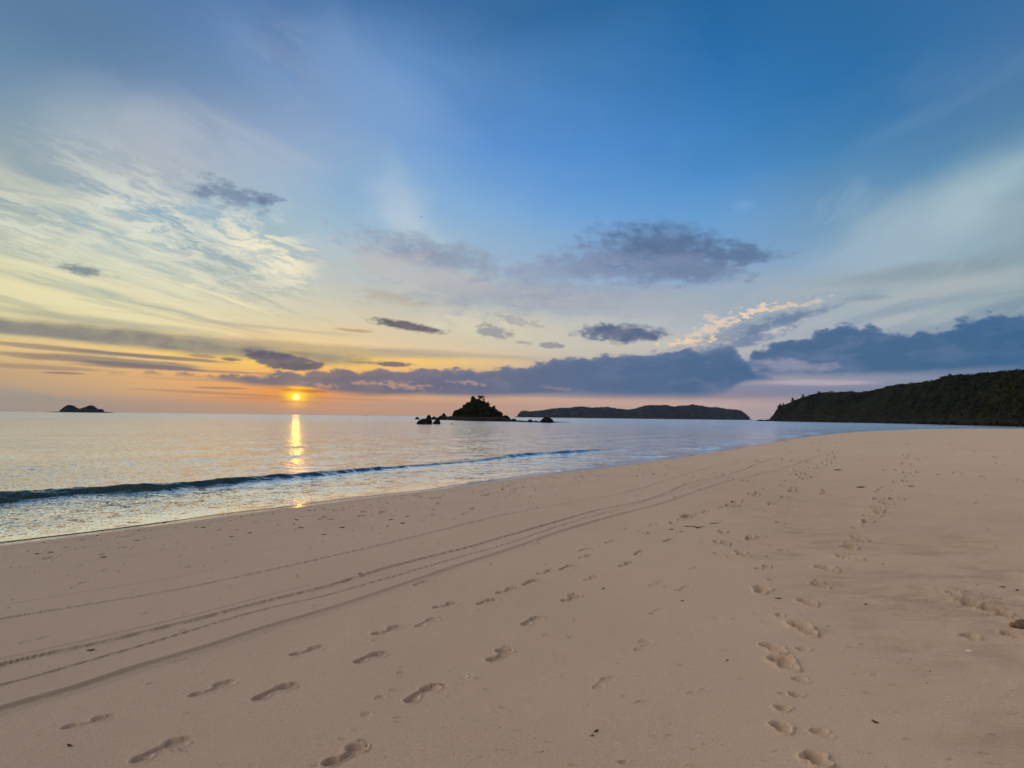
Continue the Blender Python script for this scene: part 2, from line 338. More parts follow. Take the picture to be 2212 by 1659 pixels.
main = S.tree
KEYS = list(SH)
def leaf(ops):
    gt = bpy.data.node_groups.new('sky_patch', 'ShaderNodeTree')
    for k in KEYS:
        gt.interface.new_socket(k, in_out='INPUT', socket_type='NodeSocketVector' if k in VEC else 'NodeSocketColor' if k == 'base' else 'NodeSocketFloat')
    gt.interface.new_socket('sky', in_out='OUTPUT', socket_type='NodeSocketShader')
    S.tree = gt
    gi = gt.nodes.new('NodeGroupInput'); go = gt.nodes.new('NodeGroupOutput')
    g = {k: S(gi.outputs[i]) for i, k in enumerate(KEYS)}
    b = g['base']
    for bx, fn in ops: b = fn(b, g)
    bgn = gt.nodes.new('ShaderNodeBackground'); bgn.inputs['Strength'].default_value = .1
    gt.links.new(mix(b, vm('SCALE', b, scale=10.0), 1.0).s, bgn.inputs['Color']); gt.links.new(bgn.outputs[0], go.inputs[0])
    S.tree = main
    n = main.nodes.new('ShaderNodeGroup'); n.node_tree = gt
    for i, k in enumerate(KEYS): main.links.new(SH[k].s, n.inputs[i])
    return n.outputs[0]
NLEAF = [0]
def inside(ops, r): return [o for o in ops if o[0][0] < r[1] and o[0][1] > r[0] and o[0][2] < r[3] and o[0][3] > r[2]]
def area(r): return max(0, min(r[1], 40) - max(r[0], -40) + .05) * max(0, min(r[3], 33) - max(r[2], 0) + .05)
def tree(ops, r, depth):
    if len(ops) <= 5 or depth == 0:
        NLEAF[0] += 1; return leaf(ops)
    best = None
    for axis in (0, 1):
        cand = sorted({v for o in ops for v in (o[0][axis * 2], o[0][axis * 2 + 1]) if r[axis * 2] + .2 < v < r[axis * 2 + 1] - .2})
        for v in cand:
            ra, rb = list(r), list(r); ra[axis * 2 + 1] = v; rb[axis * 2] = v
            cost = area(ra) * (len(inside(ops, ra)) + 2) + area(rb) * (len(inside(ops, rb)) + 2)
            if best is None or cost < best[0]: best = (cost, axis, v, ra, rb)
    if best is None: NLEAF[0] += 1; return leaf(ops)
    _, axis, v, ra, rb = best
    n = main.nodes.new('ShaderNodeMixShader')
    f = m('GREATER_THAN', (az, el)[axis], v); main.links.new(f.s, n.inputs[0])
    main.links.new(tree(inside(ops, ra), ra, depth - 1), n.inputs[1]); main.links.new(tree(inside(ops, rb), rb, depth - 1), n.inputs[2])
    return n.outputs[0]
skysh = tree(OPS, [-180, 180, 0, 90], 6)
top = main.nodes.new('ShaderNodeMixShader'); bg.inputs['Color'].default_value = (.45, .6, .8, 1); bg.inputs['Strength'].default_value = .1
main.links.new(m('GREATER_THAN', el, -.15).s, top.inputs[0]); main.links.new(bg.outputs[0], top.inputs[1]); main.links.new(skysh, top.inputs[2])
main.links.new(top.outputs[0], out.inputs[0])
world.cycles.sampling_method = 'NONE'
print('SKY', len(OPS), 'ops', NLEAF[0], 'patches')

# ------------------------------------------------------------------ sun
sund = bpy.data.lights.new('sun', 'SUN'); sun = bpy.data.objects.new('sun', sund); COL.objects.link(sun)
sund.energy = 0.0038; sund.angle = math.radians(.53); sund.color = (1, .36, .04)
sun.rotation_euler = (-sd).to_track_quat('-Z', 'Y').to_euler()
sun.location = (0, 0, 50)

#@@GEOMETRY@@
# ------------------------------------------------------------------ mesh and naming helpers
def tag(o, label=None, cat=None, group=None, kind=None):
    if label: o['label'] = label
    if cat: o['category'] = cat
    if group: o['group'] = group
    if kind: o['kind'] = kind
    return o
def mesh_obj(name, v, f, mats=None, parent=None, smooth=True, loc=None):
    """v: (n,3) array, f: (m,3|4) int array or list of lists"""
    me = bpy.data.meshes.new(name); v = np.asarray(v, dtype=np.float32)
    if isinstance(f, np.ndarray):
        k = f.shape[1]; me.vertices.add(len(v)); me.vertices.foreach_set('co', v.ravel())
        me.loops.add(f.size); me.loops.foreach_set('vertex_index', f.ravel().astype(np.int32))
        me.polygons.add(len(f)); me.polygons.foreach_set('loop_start', np.arange(0, f.size, k, dtype=np.int32))
        me.update(calc_edges=True); me.validate()
    else:
        me.from_pydata([tuple(map(float, p)) for p in v], [], f)
    me.polygons.foreach_set('use_smooth', np.full(len(me.polygons), smooth)); me.update()
    if mats is not None: me.materials.append(mats)
    o = bpy.data.objects.new(name, me); COL.objects.link(o)
    if parent: o.parent = parent
    if loc is not None: o.location = loc
    return o
def vattr(o, name, arr):
    a = o.data.attributes.new(name, 'FLOAT', 'POINT'); a.data.foreach_set('value', np.asarray(arr, dtype=np.float32))
def empty(name, loc, rz=0):
    o = bpy.data.objects.new(name, None); COL.objects.link(o); o.location = loc; o.rotation_euler = (0, 0, rz); o.empty_display_size = .2; return o
def grid_faces(nr, nc, wrap=False):
    r = np.arange(nr - 1)[:, None]; c = np.arange(nc if wrap else nc - 1)[None, :]
    c2 = (c + 1) % nc
    return np.stack([r * nc + c, r * nc + c2, (r + 1) * nc + c2, (r + 1) * nc + c], -1).reshape(-1, 4)
def hash2(i, j, seed):
    h = (i.astype(np.int64) * 374761393 + j.astype(np.int64) * 668265263 + seed * 1442695041) & 0xffffffff
    h = ((h ^ (h >> 13)) * 1274126177) & 0xffffffff
    return ((h ^ (h >> 16)) & 0xffffff) / float(0xffffff)
def vn(x, y, seed=0):
    xi, yi = np.floor(x), np.floor(y); fx, fy = x - xi, y - yi; xi = xi.astype(np.int64); yi = yi.astype(np.int64)
    u, v = fx * fx * fx * (fx * (fx * 6 - 15) + 10), fy * fy * fy * (fy * (fy * 6 - 15) + 10)
    a, b, c, d = hash2(xi, yi, seed), hash2(xi + 1, yi, seed), hash2(xi, yi + 1, seed), hash2(xi + 1, yi + 1, seed)
    return (a + (b - a) * u + (c - a) * v + (a - b - c + d) * u * v) * 2 - 1
def fbm(x, y, octv=4, seed=0, gain=.5):
    s = 0; a = 1; t = 0
    for k in range(octv):
        s = s + a * vn(x * 2 ** k + 17.3 * k, y * 2 ** k - 9.1 * k, seed + k); t += a; a *= gain
    return s / t
def ss(x, a, b):
    t = np.clip((x - a) / (b - a), 0, 1); return t * t * (3 - 2 * t)
def seg_dist(px, py, pts):
    """signed distance to a polyline (positive on its right-hand side) and arc length of the nearest point"""
    best = np.full(px.shape, 1e12); sg = np.ones(px.shape); arc = np.zeros(px.shape); L = 0
    for (x0, y0), (x1, y1) in zip(pts[:-1], pts[1:]):
        ex, ey = x1 - x0, y1 - y0; l2 = ex * ex + ey * ey; l = math.sqrt(l2)
        t = np.clip(((px - x0) * ex + (py - y0) * ey) / l2, 0, 1)
        qx, qy = px - x0 - t * ex, py - y0 - t * ey; d2 = qx * qx + qy * qy
        k = d2 < best; best = np.where(k, d2, best)
        sg = np.where(k, np.where(ex * qy - ey * qx < 0, 1.0, -1.0), sg); arc = np.where(k, L + t * l, arc); L += l
    return np.sqrt(best) * sg, arc
def smooth_poly(pts, n=4):
    """Hermite curve through the points, tangents by chord length"""
    P = np.array(pts, float); h = np.linalg.norm(np.diff(P, axis=0), axis=1) + 1e-9; D = np.diff(P, axis=0) / h[:, None]
    T = np.vstack([D[0], (D[:-1] * h[1:, None] + D[1:] * h[:-1, None]) / (h[1:] + h[:-1])[:, None], D[-1]]); o = []
    for i in range(len(h)):
        for k in range(n):
            t = k / n; t2, t3 = t * t, t ** 3
            o.append((2 * t3 - 3 * t2 + 1) * P[i] + (t3 - 2 * t2 + t) * h[i] * T[i] + (3 * t2 - 2 * t3) * P[i + 1] + (t3 - t2) * h[i] * T[i + 1])
    o.append(P[-1]); return [tuple(p) for p in o]
def hit(X, Y, z=0.0):
    d = ray(X, Y); t = (z - EYE) / d.z; return np.array([d.x * t, d.y * t])

# ------------------------------------------------------------------ materials
def material(name):
    mt = bpy.data.materials.new(name); mt.use_nodes = True; S.tree = mt.node_tree; S.tree.nodes.clear()
    o = S.tree.nodes.new('ShaderNodeOutputMaterial'); p = S.tree.nodes.new('ShaderNodeBsdfPrincipled')
    S.tree.links.new(p.outputs[0], o.inputs[0]); return mt, p, o
def objco():
    return S(S.tree.nodes.new('ShaderNodeTexCoord').outputs['Object'])
def poss():
    return S(S.tree.nodes.new('ShaderNodeNewGeometry').outputs['Position'])
def attr(n):
    a = S.tree.nodes.new('ShaderNodeAttribute'); a.attribute_name = n; return S(a.outputs['Fac'])
def bump(h, strength, dist, normal=None):
    n = S.tree.nodes.new('ShaderNodeBump'); n.inputs['Strength'].default_value = strength; n.inputs['Distance'].default_value = dist
    put(n.inputs['Height'], h)
    if normal: put(n.inputs['Normal'], normal)
    return S(n.outputs[0])
def simple(name, c1, c2, scale=3, rough=.85, bscale=None, bdist=.02, spec=.3):
    mt, p, o = material(name); P = objco()
    n = noise(P, scale, 5, .6)
    put(p.inputs['Base Color'], mix(c1, c2, sstep(n, .35, .65))); p.inputs['Roughness'].default_value = rough
    p.inputs['Specular IOR Level'].default_value = spec
    if bscale: put(p.inputs['Normal'], bump(noise(P, bscale, 6, .65), 1, bdist))
    return mt

# ------------------------------------------------------------------ shoreline and beach
left0 = hit(0, 1172); d0 = hit(200, 1148) - left0; d0 /= np.linalg.norm(d0)
SH_PTS = [tuple(left0 - d0 * 400 + np.array([-40, 0])), tuple(left0 - d0 * 60), tuple(left0 - d0 * 12)]
SH_PTS += [tuple(hit(X, Y)) for X, Y in [(0,1172),(200,1148),(400,1122),(600,1097),(800,1072),(1000,1046),(1200,1021),(1400,995),(1600,965),(1750,942),(1830,935)]]
SH_PTS += [tuple(hit(1960, 927.5, .25)), (128, 184), (200, 214), (330, 245), (700, 260)]
SHORE = smooth_poly(SH_PTS[2:], 3); SHORE = [SH_PTS[0], SH_PTS[1]] + SHORE
def shore_d(x, y):
    d, a = seg_dist(x, y, SHORE)
    return d, a
BERM = .74
def base_z(d):
    return np.where(d > 0, BERM * (1 - np.exp(-np.maximum(d, 0) / 6.0)), np.maximum(d * .07, -3.0))
def ground_hit(X, Y):
    z = .6
    for _ in range(12):
        p = hit(X, Y, z); d, _a = shore_d(np.array([p[0]]), np.array([p[1]])); z = .5 * z + .5 * float(base_z(d)[0])
    return hit(X, Y, z)

TR = lambda pts: smooth_poly([tuple(ground_hit(X, Y)) for X, Y in pts], 4)
TRACKS = [   # (centre line, half width, depth, tread)
 (TR([(-60,1348),(0,1337),(200,1305),(400,1270),(600,1229),(850,1171),(1106,1108),(1306,1074),(1456,1032),(1596,994),(1700,975)]), .028, .008, 1),
 (TR([(-60,1320),(0,1309),(250,1268),(500,1224),(700,1182)]), .03, .004, 0),
 (TR([(-60,1451),(0,1437),(30,1429),(200,1392),(320,1364),(430,1337),(525,1312),(625,1287),(700,1269),(850,1224.5),(1000,1184),(1106,1154),(1221,1121),(1306,1099),(1386,1083),(1446,1062),(1486,1044.5),(1556,1029.5),(1606,1015.5),(1636,1002),(1706,979.5),(1766,963.5),(1800,956)]), .036, .013, 2),
 (TR([(-60,1438),(0,1424),(200,1380),(400,1333),(600,1281),(850,1216)]), .02, .005, 0),
 (TR([(-60,1497),(0,1482),(200,1427),(400,1367),(550,1322),(700,1287),(850,1246),(1000,1201),(1106,1170),(1206,1136),(1356,1095),(1480,1056),(1600,1021)]), .018, .008, 1),
 (TR([(-60,1555),(0,1535.5),(150,1492),(300,1444.5),(450,1399.5),(600,1349.5),(750,1304.5),(900,1254.5),(1000,1219.5),(1106,1184.5),(1206,1149.5),(1306,1120.5),(1416,1092),(1546,1047),(1656,1022),(1756,989.5),(1796,972)]), .048, .010, 0),
 (TR([(-60,1190),(300,1144),(700,1092),(1100,1042),(1400,1004)]), .03, .003, 0),
 (TR([(-60,1213),(300,1164),(560,1126),(800,1100)]), .04, .003, 0),
]
# bare prints: heel pixel, toe pixel, depth in mm, toes shown, side (+1 right foot)
PR = [(132,1577,252,1547,9,0,1),(287,1649,415,1592,13,0,-1),(410,1507,512,1470,10,0,1),(550,1515,643,1474,16,0,-1),(628,1417,705,1395,11,0,1),(767,1434,837,1407,15,0,-1),
 (702,1654,796,1602,17,1,1),(880,1518,951,1475,15,1,-1),(806,1373,871,1351,13,0,1),(900,1357,948,1334,8,1,-1),(936,1315,992,1301,13,0,1),(1032,1308,1077,1293,14,1,-1),
 (1057,1431,1102,1400,15,1,1),(895,1267,932,1254,7,0,-1),(1075,1282,1118,1268,13,1,1),(1131,1353,1172,1332,13,1,-1),(1216,1300,1250,1283,17,1,1),(1131,1265,1162,1252,16,1,-1),
 (1161,1240,1201,1228,14,1,1),(1211,1230,1243,1218,15,0,-1),(1252,1205,1282,1197,15,0,1),(1252,1190,1276,1183,14,1,-1),(1339,1223,1367,1212,15,1,1),(1368,1200,1398,1185,16,1,-1),
 (1263,1254,1291,1243,10,1,1),(1306,1174,1338,1164,11,1,-1),(1390,1154,1408,1149,14,0,1),(1436,1170,1458,1163,16,0,-1),(1462,1150,1480,1146,13,0,1),(1404,1134,1428,1130,12,0,-1),
 (1341,1144,1360,1140,7,0,1),(1500,1109,1520,1105,12,0,1),(1474,1117,1498,1113,13,0,-1),(1546,1128,1570,1124,12,0,1),(1404,1267,1436,1314-60,4,0,1),(560+846,1330-3,1434,1314,4,0,-1),
 (1461,1278,1490,1266,6,0,1),(1488,1232,1512,1225,5,0,-1),(1376,1407,1402,1378,4,0,1),(1288,1490,1322,1462,5,0,-1),(60,1385,100,1376,4,0,1),(330,1440,414,1423,4,0,1),(1590,1098,1610,1086,11,0,1)]
# prints in softer sand: centre, width px, height px, depth in mm
BL = [(1765,1645,56,34,30),(1689,1573,48,26,22),(1776,1584,40,22,14),(1690,1531,36,14,18),(1719,1503,32,12,20),(1690,1499,16,6,12),(1695,1436,54,32,30),(1672,1401,46,24,20),
 (1735,1358,46,32,34),(1734,1403,30,12,14),(1684,1330,24,8,22),(1746,1302,38,18,22),(1771,1264,28,10,28),(1768,1256,20,6,20),(1786,1228,42,12,22),(1834,1206,26,14,28),(1836,1181,34,12,24),
 (1855,1163,26,10,28),(1851,1143,22,6,18),(1872,1129,24,8,24),(1882,1117,26,8,26),(1896,1105,26,7,28),(1899,1095,26,5,22),(1918,1087,16,5,24),(1934,1077,14,5,28),(1900,1077,16,5,20),
 (1899,1064,14,5,18),(1907,1058,14,5,20),(1952,1039,10,4,22),(1958,1022,10,4,20),(1956,1002,10,4,20),(1962,985,8,3,20),
 (1566,1174,20,8,22),(1552,1173,22,7,22),(1554,1199,18,10,22),(1603,1197,22,12,22),(1618,1163,18,7,26),(1602,1169,12,4,20),(1624,1159,14,5,20),(1561,1150,20,6,20),(1643,1104,12,4,20),(1664,1088,16,6,24),
 (1692,1073,16,6,22),(1708,1060,18,6,22),(1712,1055,12,4,20),(1660,1202,14,5,18),(1689,1187,16,5,22),(1637,1230,16,5,24),(1656,1226,18,8,20),(1644,1275,36,20,20),(1669,1254,24,6,12),
 (1481,1117,20,6,22),(1486,1114,22,6,20),(1574,1090,20,8,22),(1588,1083,22,7,20),(1628,1067,14,5,24),(1634,1064,12,5,20),(1652,1056,14,4,20),(1580,1092,14,4,16),
 (1780,1066,14,4,20),(1782,1060,12,4,18),(1740,1022,8,3,20),(1760,1012,8,3,20),(1768,1010,8,3,20),(1776,1004,8,3,18),(1755,1030,8,3,18),(1788,1000,8,3,18),(1796,994,8,3,16),(1804,988,7,3,16),
 (1744,998,8,3,16),(1730,1008,8,3,16),(1720,1018,8,3,16),(1712,1028,8,3,16),(1736,1035,8,3,16),(1460,1072,12,4,8),
 (2095,1302,50,12,30),(2150,1318,50,16,34),(2180,1333,40,14,30),(2140,1328,26,8,26),(2095,1377,46,10,22),(2190,1372,40,14,24),(2060,1285,30,10,22),(1700,1418,30,10,12),(1730,1470,40,14,10),
 (1890,1460,20,6,10),(1250,1290,12,5,4),(1472,1275,14,8,6),(820,1508,16,12,8),(792,1545,12,14,7),(1347,1647,26,10,12),(1390,1628-110,20,10,4),(1448,1588,16,6,6),(1473,1436,16,5,6)]
for path, gap in (([(1836,1181),(1858,1160),(1874,1129),(1896,1103),(1912,1085),(1908,1062),(1940,1042),(1955,1018),(1962,992),(1968,968),(1972,952)], 12),
                  ([(1470,1122),(1580,1090),(1640,1066),(1700,1042),(1745,1015),(1790,990),(1835,970)], 10), ([(1390,1150),(1440,1135),(1500,1112),(1560,1096)], 11), ([(1600,1200),(1640,1165),(1690,1120),(1712,1075)], 19)):
    for (xa, ya), (xb, yb) in zip(path[:-1], path[1:]):      # trodden trails running off into the distance
        n_ = max(1, int((ya - yb) / gap))
        for k in range(n_):
            t_ = (k + RNG.uniform(0, .6)) / n_; Yk = ya + (yb - ya) * t_; sc_ = (Yk - 905) / 270
            BL.append((xa + (xb - xa) * t_ + (1 if k % 2 else -1) * RNG.uniform(2, 7) * (sc_ + .3), Yk, max(5, 19 * sc_) * RNG.uniform(.7, 1.2), max(2.2, 6 * sc_), RNG.uniform(9, 18)))
for _ in range(130):   # dashes left by scraps dragged along the beach
    X = RNG.uniform(-20, 1500); BL.append((X, 1172 - X * .1265 + RNG.uniform(12, 150) * (1 - X / 2600), RNG.uniform(6, 26), 2.2, RNG.uniform(5, 10), RNG.uniform(.9, 1.15)))
for _ in range(160):   # pits and scuffs
    BL.append((RNG.uniform(300, 2212), RNG.uniform(1060, 1659), RNG.uniform(4, 14), RNG.uniform(2.5, 6), RNG.uniform(3, 8)))
for _ in range(60):   # scattered trodden marks farther off
    BL.append((RNG.uniform(1300, 2212), RNG.uniform(950, 1040), RNG.uniform(6, 16), RNG.uniform(2.0, 3.5), RNG.uniform(6, 14)))
for _ in range(70):   # small marks along the wet edge
    X = RNG.uniform(0, 1500); BL.append((X, 1172 - X * .1265 + RNG.uniform(14, 60) * (1 - X / 2600), RNG.uniform(8, 26), RNG.uniform(2, 4), RNG.uniform(5, 12)))

# polar sheet around the spot where the photographer stands: fine where the picture looks, coarse elsewhere
AZ = np.radians(np.concatenate([np.arange(-180, -44, 2.0), np.arange(-44, 44, .062), np.arange(44, 180, 2.0)]))
inv = np.linspace(1 / 2.0, 1 / 330., 860)
R = np.concatenate([[.05, .4, .8, 1.2, 1.5, 1.8], 1 / inv, np.geomspace(345, 9500, 26)])
RR, AA = np.meshgrid(R, AZ, indexing='ij'); gx = (RR * np.sin(AA)); gy = (RR * np.cos(AA))
NR, NC = gx.shape
dsh, arc = shore_d(gx, gy)
def wobf(arc_, d_): return .12 * fbm(arc_ * .35, arc_ * 0, 3, 5) * ss(d_, 3, 0)
wob = wobf(arc, dsh)
gz = base_z(dsh + wob)
amp = ss(dsh, .7, 3.5)
near = RR < 120
gz += amp * (.010 * fbm(gx * .55, gy * .55, 3, 11) + .0035 * fbm(gx * 2.2, gy * 2.2, 3, 12))
gz += amp * .0012 * fbm(gx * 14, gy * 14, 2, 13) * (RR < 25)
# wind-blown hollows on the right, towards the back of the beach
rightm = ss(gx - .16 * gy, .55, 2.4) * ss(RR, 30, 9)
rip = fbm(gx * 1.0 + .6 * gy, gy * 1.9 - .3 * gx, 4, 21)
gz += rightm * (.036 * rip + .008 * fbm(gx * 6, gy * 9, 3, 22))
gz += ss(RR, 12, 40) * amp * (.02 * fbm(gx * .18, gy * .5, 4, 31)) * ss(gx, 3, 14)
# wheel tracks
disturb = np.zeros_like(gz)
sel_r = (R > 1.9) & (R < 130)
ri0, ri1 = np.argmax(sel_r), len(R) - np.argmax(sel_r[::-1])
sx, sy = gx[ri0:ri1], gy[ri0:ri1]; sz = gz[ri0:ri1]; sdist = disturb[ri0:ri1]
for pts, hw, dep, tread in TRACKS:
    dep *= 1.35
    P = np.array(pts); P = P[np.concatenate([[True], P[1:, 1] > np.maximum.accumulate(P[:-1, 1]) + 1e-4])]
    xt = np.interp(sy, P[:, 1], P[:, 0]); sl = np.gradient(P[:, 0], P[:, 1] + np.arange(len(P)) * 1e-9); slope = np.interp(sy, P[:, 1], sl)
    c = 1 / np.sqrt(1 + slope ** 2); q = (sx - xt) * c; s = sy / c
    ok = (sy > P[0, 1]) & (sy < P[-1, 1]) & (np.abs(q) < hw * 4)
    endf = ss(sy, P[-1, 1], P[-1, 1] * .75)
    q = q + .006 * vn(s * 1.3, s * 0, 3)
    g = -dep * (1 - ss(np.abs(q), hw * .55, hw * 1.05)) + dep * .38 * np.exp(-((np.abs(q) - hw * 1.35) / (hw * .35)) ** 2)
    if tread:
        lug = np.clip(np.sin(s * 2 * math.pi / (.105 if tread == 2 else .075) + np.sign(q) * .9) * 1.6, -1, 1) * .5
        g += lug * dep * 1.3 * (1 - ss(np.abs(q), hw * .7, hw * 1.05))
    g *= (.75 + .35 * vn(s * .7, s * 0, 9)) * endf
    sz += np.where(ok, g, 0)
    sdist[...] = np.maximum(sdist, np.where(ok, (1 - ss(np.abs(q), hw, hw * 1.8)) * endf * min(1, dep / .01) * .8, 0))
def stamp(cx_, cy_, rad, fn):
    r = math.hypot(cx_, cy_); i0 = np.searchsorted(R, r - rad); i1 = np.searchsorted(R, r + rad) + 1
    a = math.atan2(cx_, cy_); da = rad / max(r, .5); j0 = np.searchsorted(AZ, a - da); j1 = np.searchsorted(AZ, a + da) + 1
    x = gx[i0:i1, j0:j1] - cx_; y = gy[i0:i1, j0:j1] - cy_
    if x.size == 0: return
    dz_, w = fn(x, y); gz[i0:i1, j0:j1] += dz_; disturb[i0:i1, j0:j1] = np.maximum(disturb[i0:i1, j0:j1], w)
def smax(*d):
    o = d[0]
    for k in d[1:]: o = np.maximum(o, k)
    return o
for x0, y0, x1, y1, dmm, toes, side in PR:
    h = ground_hit(x0, y0); t = ground_hit(x1, y1); v = t - h; L = np.linalg.norm(v); u = v / L
    L2 = min(max(L, .20), .34); c = (h + t) / 2; w = min(L2, .27) * .86; dep = dmm / 1000 * 1.4
    def foot(x, y, u=u, L=L2, w=w, dep=dep, toes=toes, side=side, sd_=random.random() * 50):
        s = x * u[0] + y * u[1] + L / 2; q = (-x * u[1] + y * u[0]) * side
        s = s + .006 * vn(x * 22 + sd_, y * 22, 4); q = q + .005 * vn(x * 20, y * 20 + sd_, 6)
        def e(cs, cq, rs, rq): return 1 - np.sqrt(((s - cs * L) / (rs * L)) ** 2 + ((q - cq * w) / (rq * w)) ** 2)
        heel = e(.14, 0, .155, .135); arch = e(.42, -.07, .30, .085); ball = e(.70, .0, .17, .20)
        d = smax(ss(heel, -.04, .22) * 1.0, ss(arch, -.1, .3) * .62, ss(ball, -.04, .22) * .95)
        if toes:
            for k, (ts, tq, tr) in enumerate([(.945, .13, .055), (.955, .055, .036), (.93, -.005, .033), (.90, -.06, .031), (.865, -.11, .030)]):
                d = smax(d, ss(1 - np.hypot((s - ts * L) / (tr * L), (q - tq * w) / (tr * w * 1.05)), -.25, .35) * .85)
        else:
            d = smax(d, ss(e(.9, .04, .10, .15), -.1, .5) * .8)
        outl = smax(heel, arch, ball); rim = np.exp(-((outl + .28) / .16) ** 2) * .26
        return -dep * d + dep * rim, d * .55
    stamp(c[0], c[1], .30, foot)
for X, Y, wpx, hpx, dmm, *orient in BL:
    a = ground_hit(X - wpx / 2, Y); b = ground_hit(X + wpx / 2, Y); c = ground_hit(X, Y); W = np.linalg.norm(b - a) / 2
    t = ground_hit(X, Y - hpx / 2); bb = ground_hit(X, Y + hpx / 2); H = min(np.linalg.norm(t - bb) / 2, .16); W = min(max(W, .03), .16)
    W *= .85; H = max(H * .85, .5 * float(np.linalg.norm(c)) ** 2 / 935); dep = dmm / 1000 * 1.1 * min(1, (W / .045)) ; rz = orient[0] if orient else random.uniform(-.5, .5); dep *= 1 + min(2.2, max(0, np.linalg.norm(c) - 5) / 6)
    if orient: H = .018
    dk = .7 + .5 * min(1, max(0, np.linalg.norm(c) - 6) / 8)
    def blob(x, y, dk=dk, W=W, H=H, dep=dep, rz=rz, k=random.random() * 99):
        xr = x * math.cos(rz) + y * math.sin(rz); yr = -x * math.sin(rz) + y * math.cos(rz)
        e = np.maximum(1 - np.sqrt(((xr + W * .1) / (W * .72)) ** 2 + ((yr + H * .5) / (H * .52)) ** 2), 1 - np.sqrt(((xr - W * .05) / W) ** 2 + ((yr - H * .38) / (H * .62)) ** 2)) + .30 * fbm(x / W * 1.5 + k, y / H * 1.5, 4, 8)
        two = 1 - np.sqrt((xr / (W * .6)) ** 2 + ((yr - H * .5) / (H * .4)) ** 2)
        d = ss(e, -.02, .22) * .8 + ss(two, 0, .5) * .45
        return -dep * d + dep * .45 * np.exp(-((e + .35) / .2) ** 2), np.clip(d, 0, 1) * dk
    stamp(c[0], c[1], max(W, H) * 1.9, blob)
# torn-up sand around the trodden patch at the right
pc = ground_hit(2130, 1320)
stamp(pc[0], pc[1], 1.3, lambda x, y: (.02 * fbm(x * 5, y * 7, 4, 41) * ss(np.hypot(x, y), 1.25, .3), .8 * ss(fbm(x * 7, y * 10, 3, 42), .1, .4) * ss(np.hypot(x, y), 1.25, .3)))
FACES = grid_faces(NR, NC, True)
beach = mesh_obj('beach', np.stack([gx, gy, gz], -1).reshape(-1, 3), FACES)
tag(beach, kind='structure')
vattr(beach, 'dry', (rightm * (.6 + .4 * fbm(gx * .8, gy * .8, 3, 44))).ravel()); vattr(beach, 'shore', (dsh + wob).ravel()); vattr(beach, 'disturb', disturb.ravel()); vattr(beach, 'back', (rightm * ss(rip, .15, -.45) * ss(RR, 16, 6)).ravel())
def beach_z(x, y):
    r = math.hypot(x, y); i = int(np.clip(np.searchsorted(R, r), 0, NR - 1)); j = int(np.clip(np.searchsorted(AZ, math.atan2(x, y)), 0, NC - 1)); return float(gz[i, j])

mt, p, o = material('sand'); P = poss()
n_a = noise(P, .7, 5, .6); n_b = noise(P, 9, 4, .6); n_g = noise(P, 330, 2, .6); n_h = noise(P, 95, 3, .7); n_s = noise(vm('MULTIPLY', P, (2.6, 5, 1)), 1, 6, .62)
c = mix((.575, .475, .395), (.64, .54, .45), sstep(n_a, .35, .68))
n_w = noise(P, .28, 4, .6)
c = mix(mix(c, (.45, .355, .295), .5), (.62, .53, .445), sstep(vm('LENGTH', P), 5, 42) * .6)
c = mix(c, (.47, .375, .305), sstep(n_w, .42, .66) * .45)
c = mix(c, (.37, .285, .23), attr('dry') * .7)
c = mix(c, (.49, .40, .335), sstep(n_b, .5, .75) * .4)
c = mix(c, mix((.30, .23, .18), (.80, .68, .56), sstep(n_g, .35, .65)), .22)
c = mix(c, mix((.36, .28, .22), (.74, .63, .52), sstep(n_h, .3, .7)), .26)
sp = S(S.tree.nodes.new('ShaderNodeTexVoronoi').outputs['Distance']); vor = sp.s.node; vor.inputs['Scale'].default_value = 17; put(vor.inputs['Vector'], P)
c = mix(c, (.13, .10, .085), sstep(sp, .10, .06) * sstep(n_b, .47, .6) * .75)           # specks of shell and grit
c = mix(c, (.33, .25, .20), attr('disturb') * .38)
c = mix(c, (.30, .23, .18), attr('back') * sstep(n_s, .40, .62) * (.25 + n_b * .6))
sh = attr('shore')
wash = noise(comb(sh * 2.2 + n_a * 1.5, n_a * 2, 0.0), 1, 5, .7, dim='2D')           # faint lines left by the last waves
c = mix(c, (.30, .24, .20), sstep(wash, .54, .62) * sstep(sh, 7, 1.5) * .22)
wet = m('MAXIMUM', sstep(sh, 1.25, .85), sstep(sh + n_a * .6, 3.4, .6) * .22)
c = mix(c, (.22, .175, .145), wet * .75)
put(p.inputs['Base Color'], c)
put(p.inputs['Roughness'], sstep(sh, .6, 1.2, .25, .75)); p.inputs['Specular IOR Level'].default_value = .3
put(p.inputs['Coat Weight'], sstep(sh + n_a * .5, 1.35, 1.0)); p.inputs['Coat Roughness'].default_value = .07; p.inputs['Coat IOR'].default_value = 1.8
p.inputs['Diffuse Roughness'].default_value = .6
bs = bump(n_g * .25 + n_h * .75, .55, .006); bnode = bs.s.node
put(bnode.inputs['Strength'], sstep(sh, .6, 1.4, .02, .75))
put(p.inputs['Normal'], bs); beach.data.materials.append(mt)

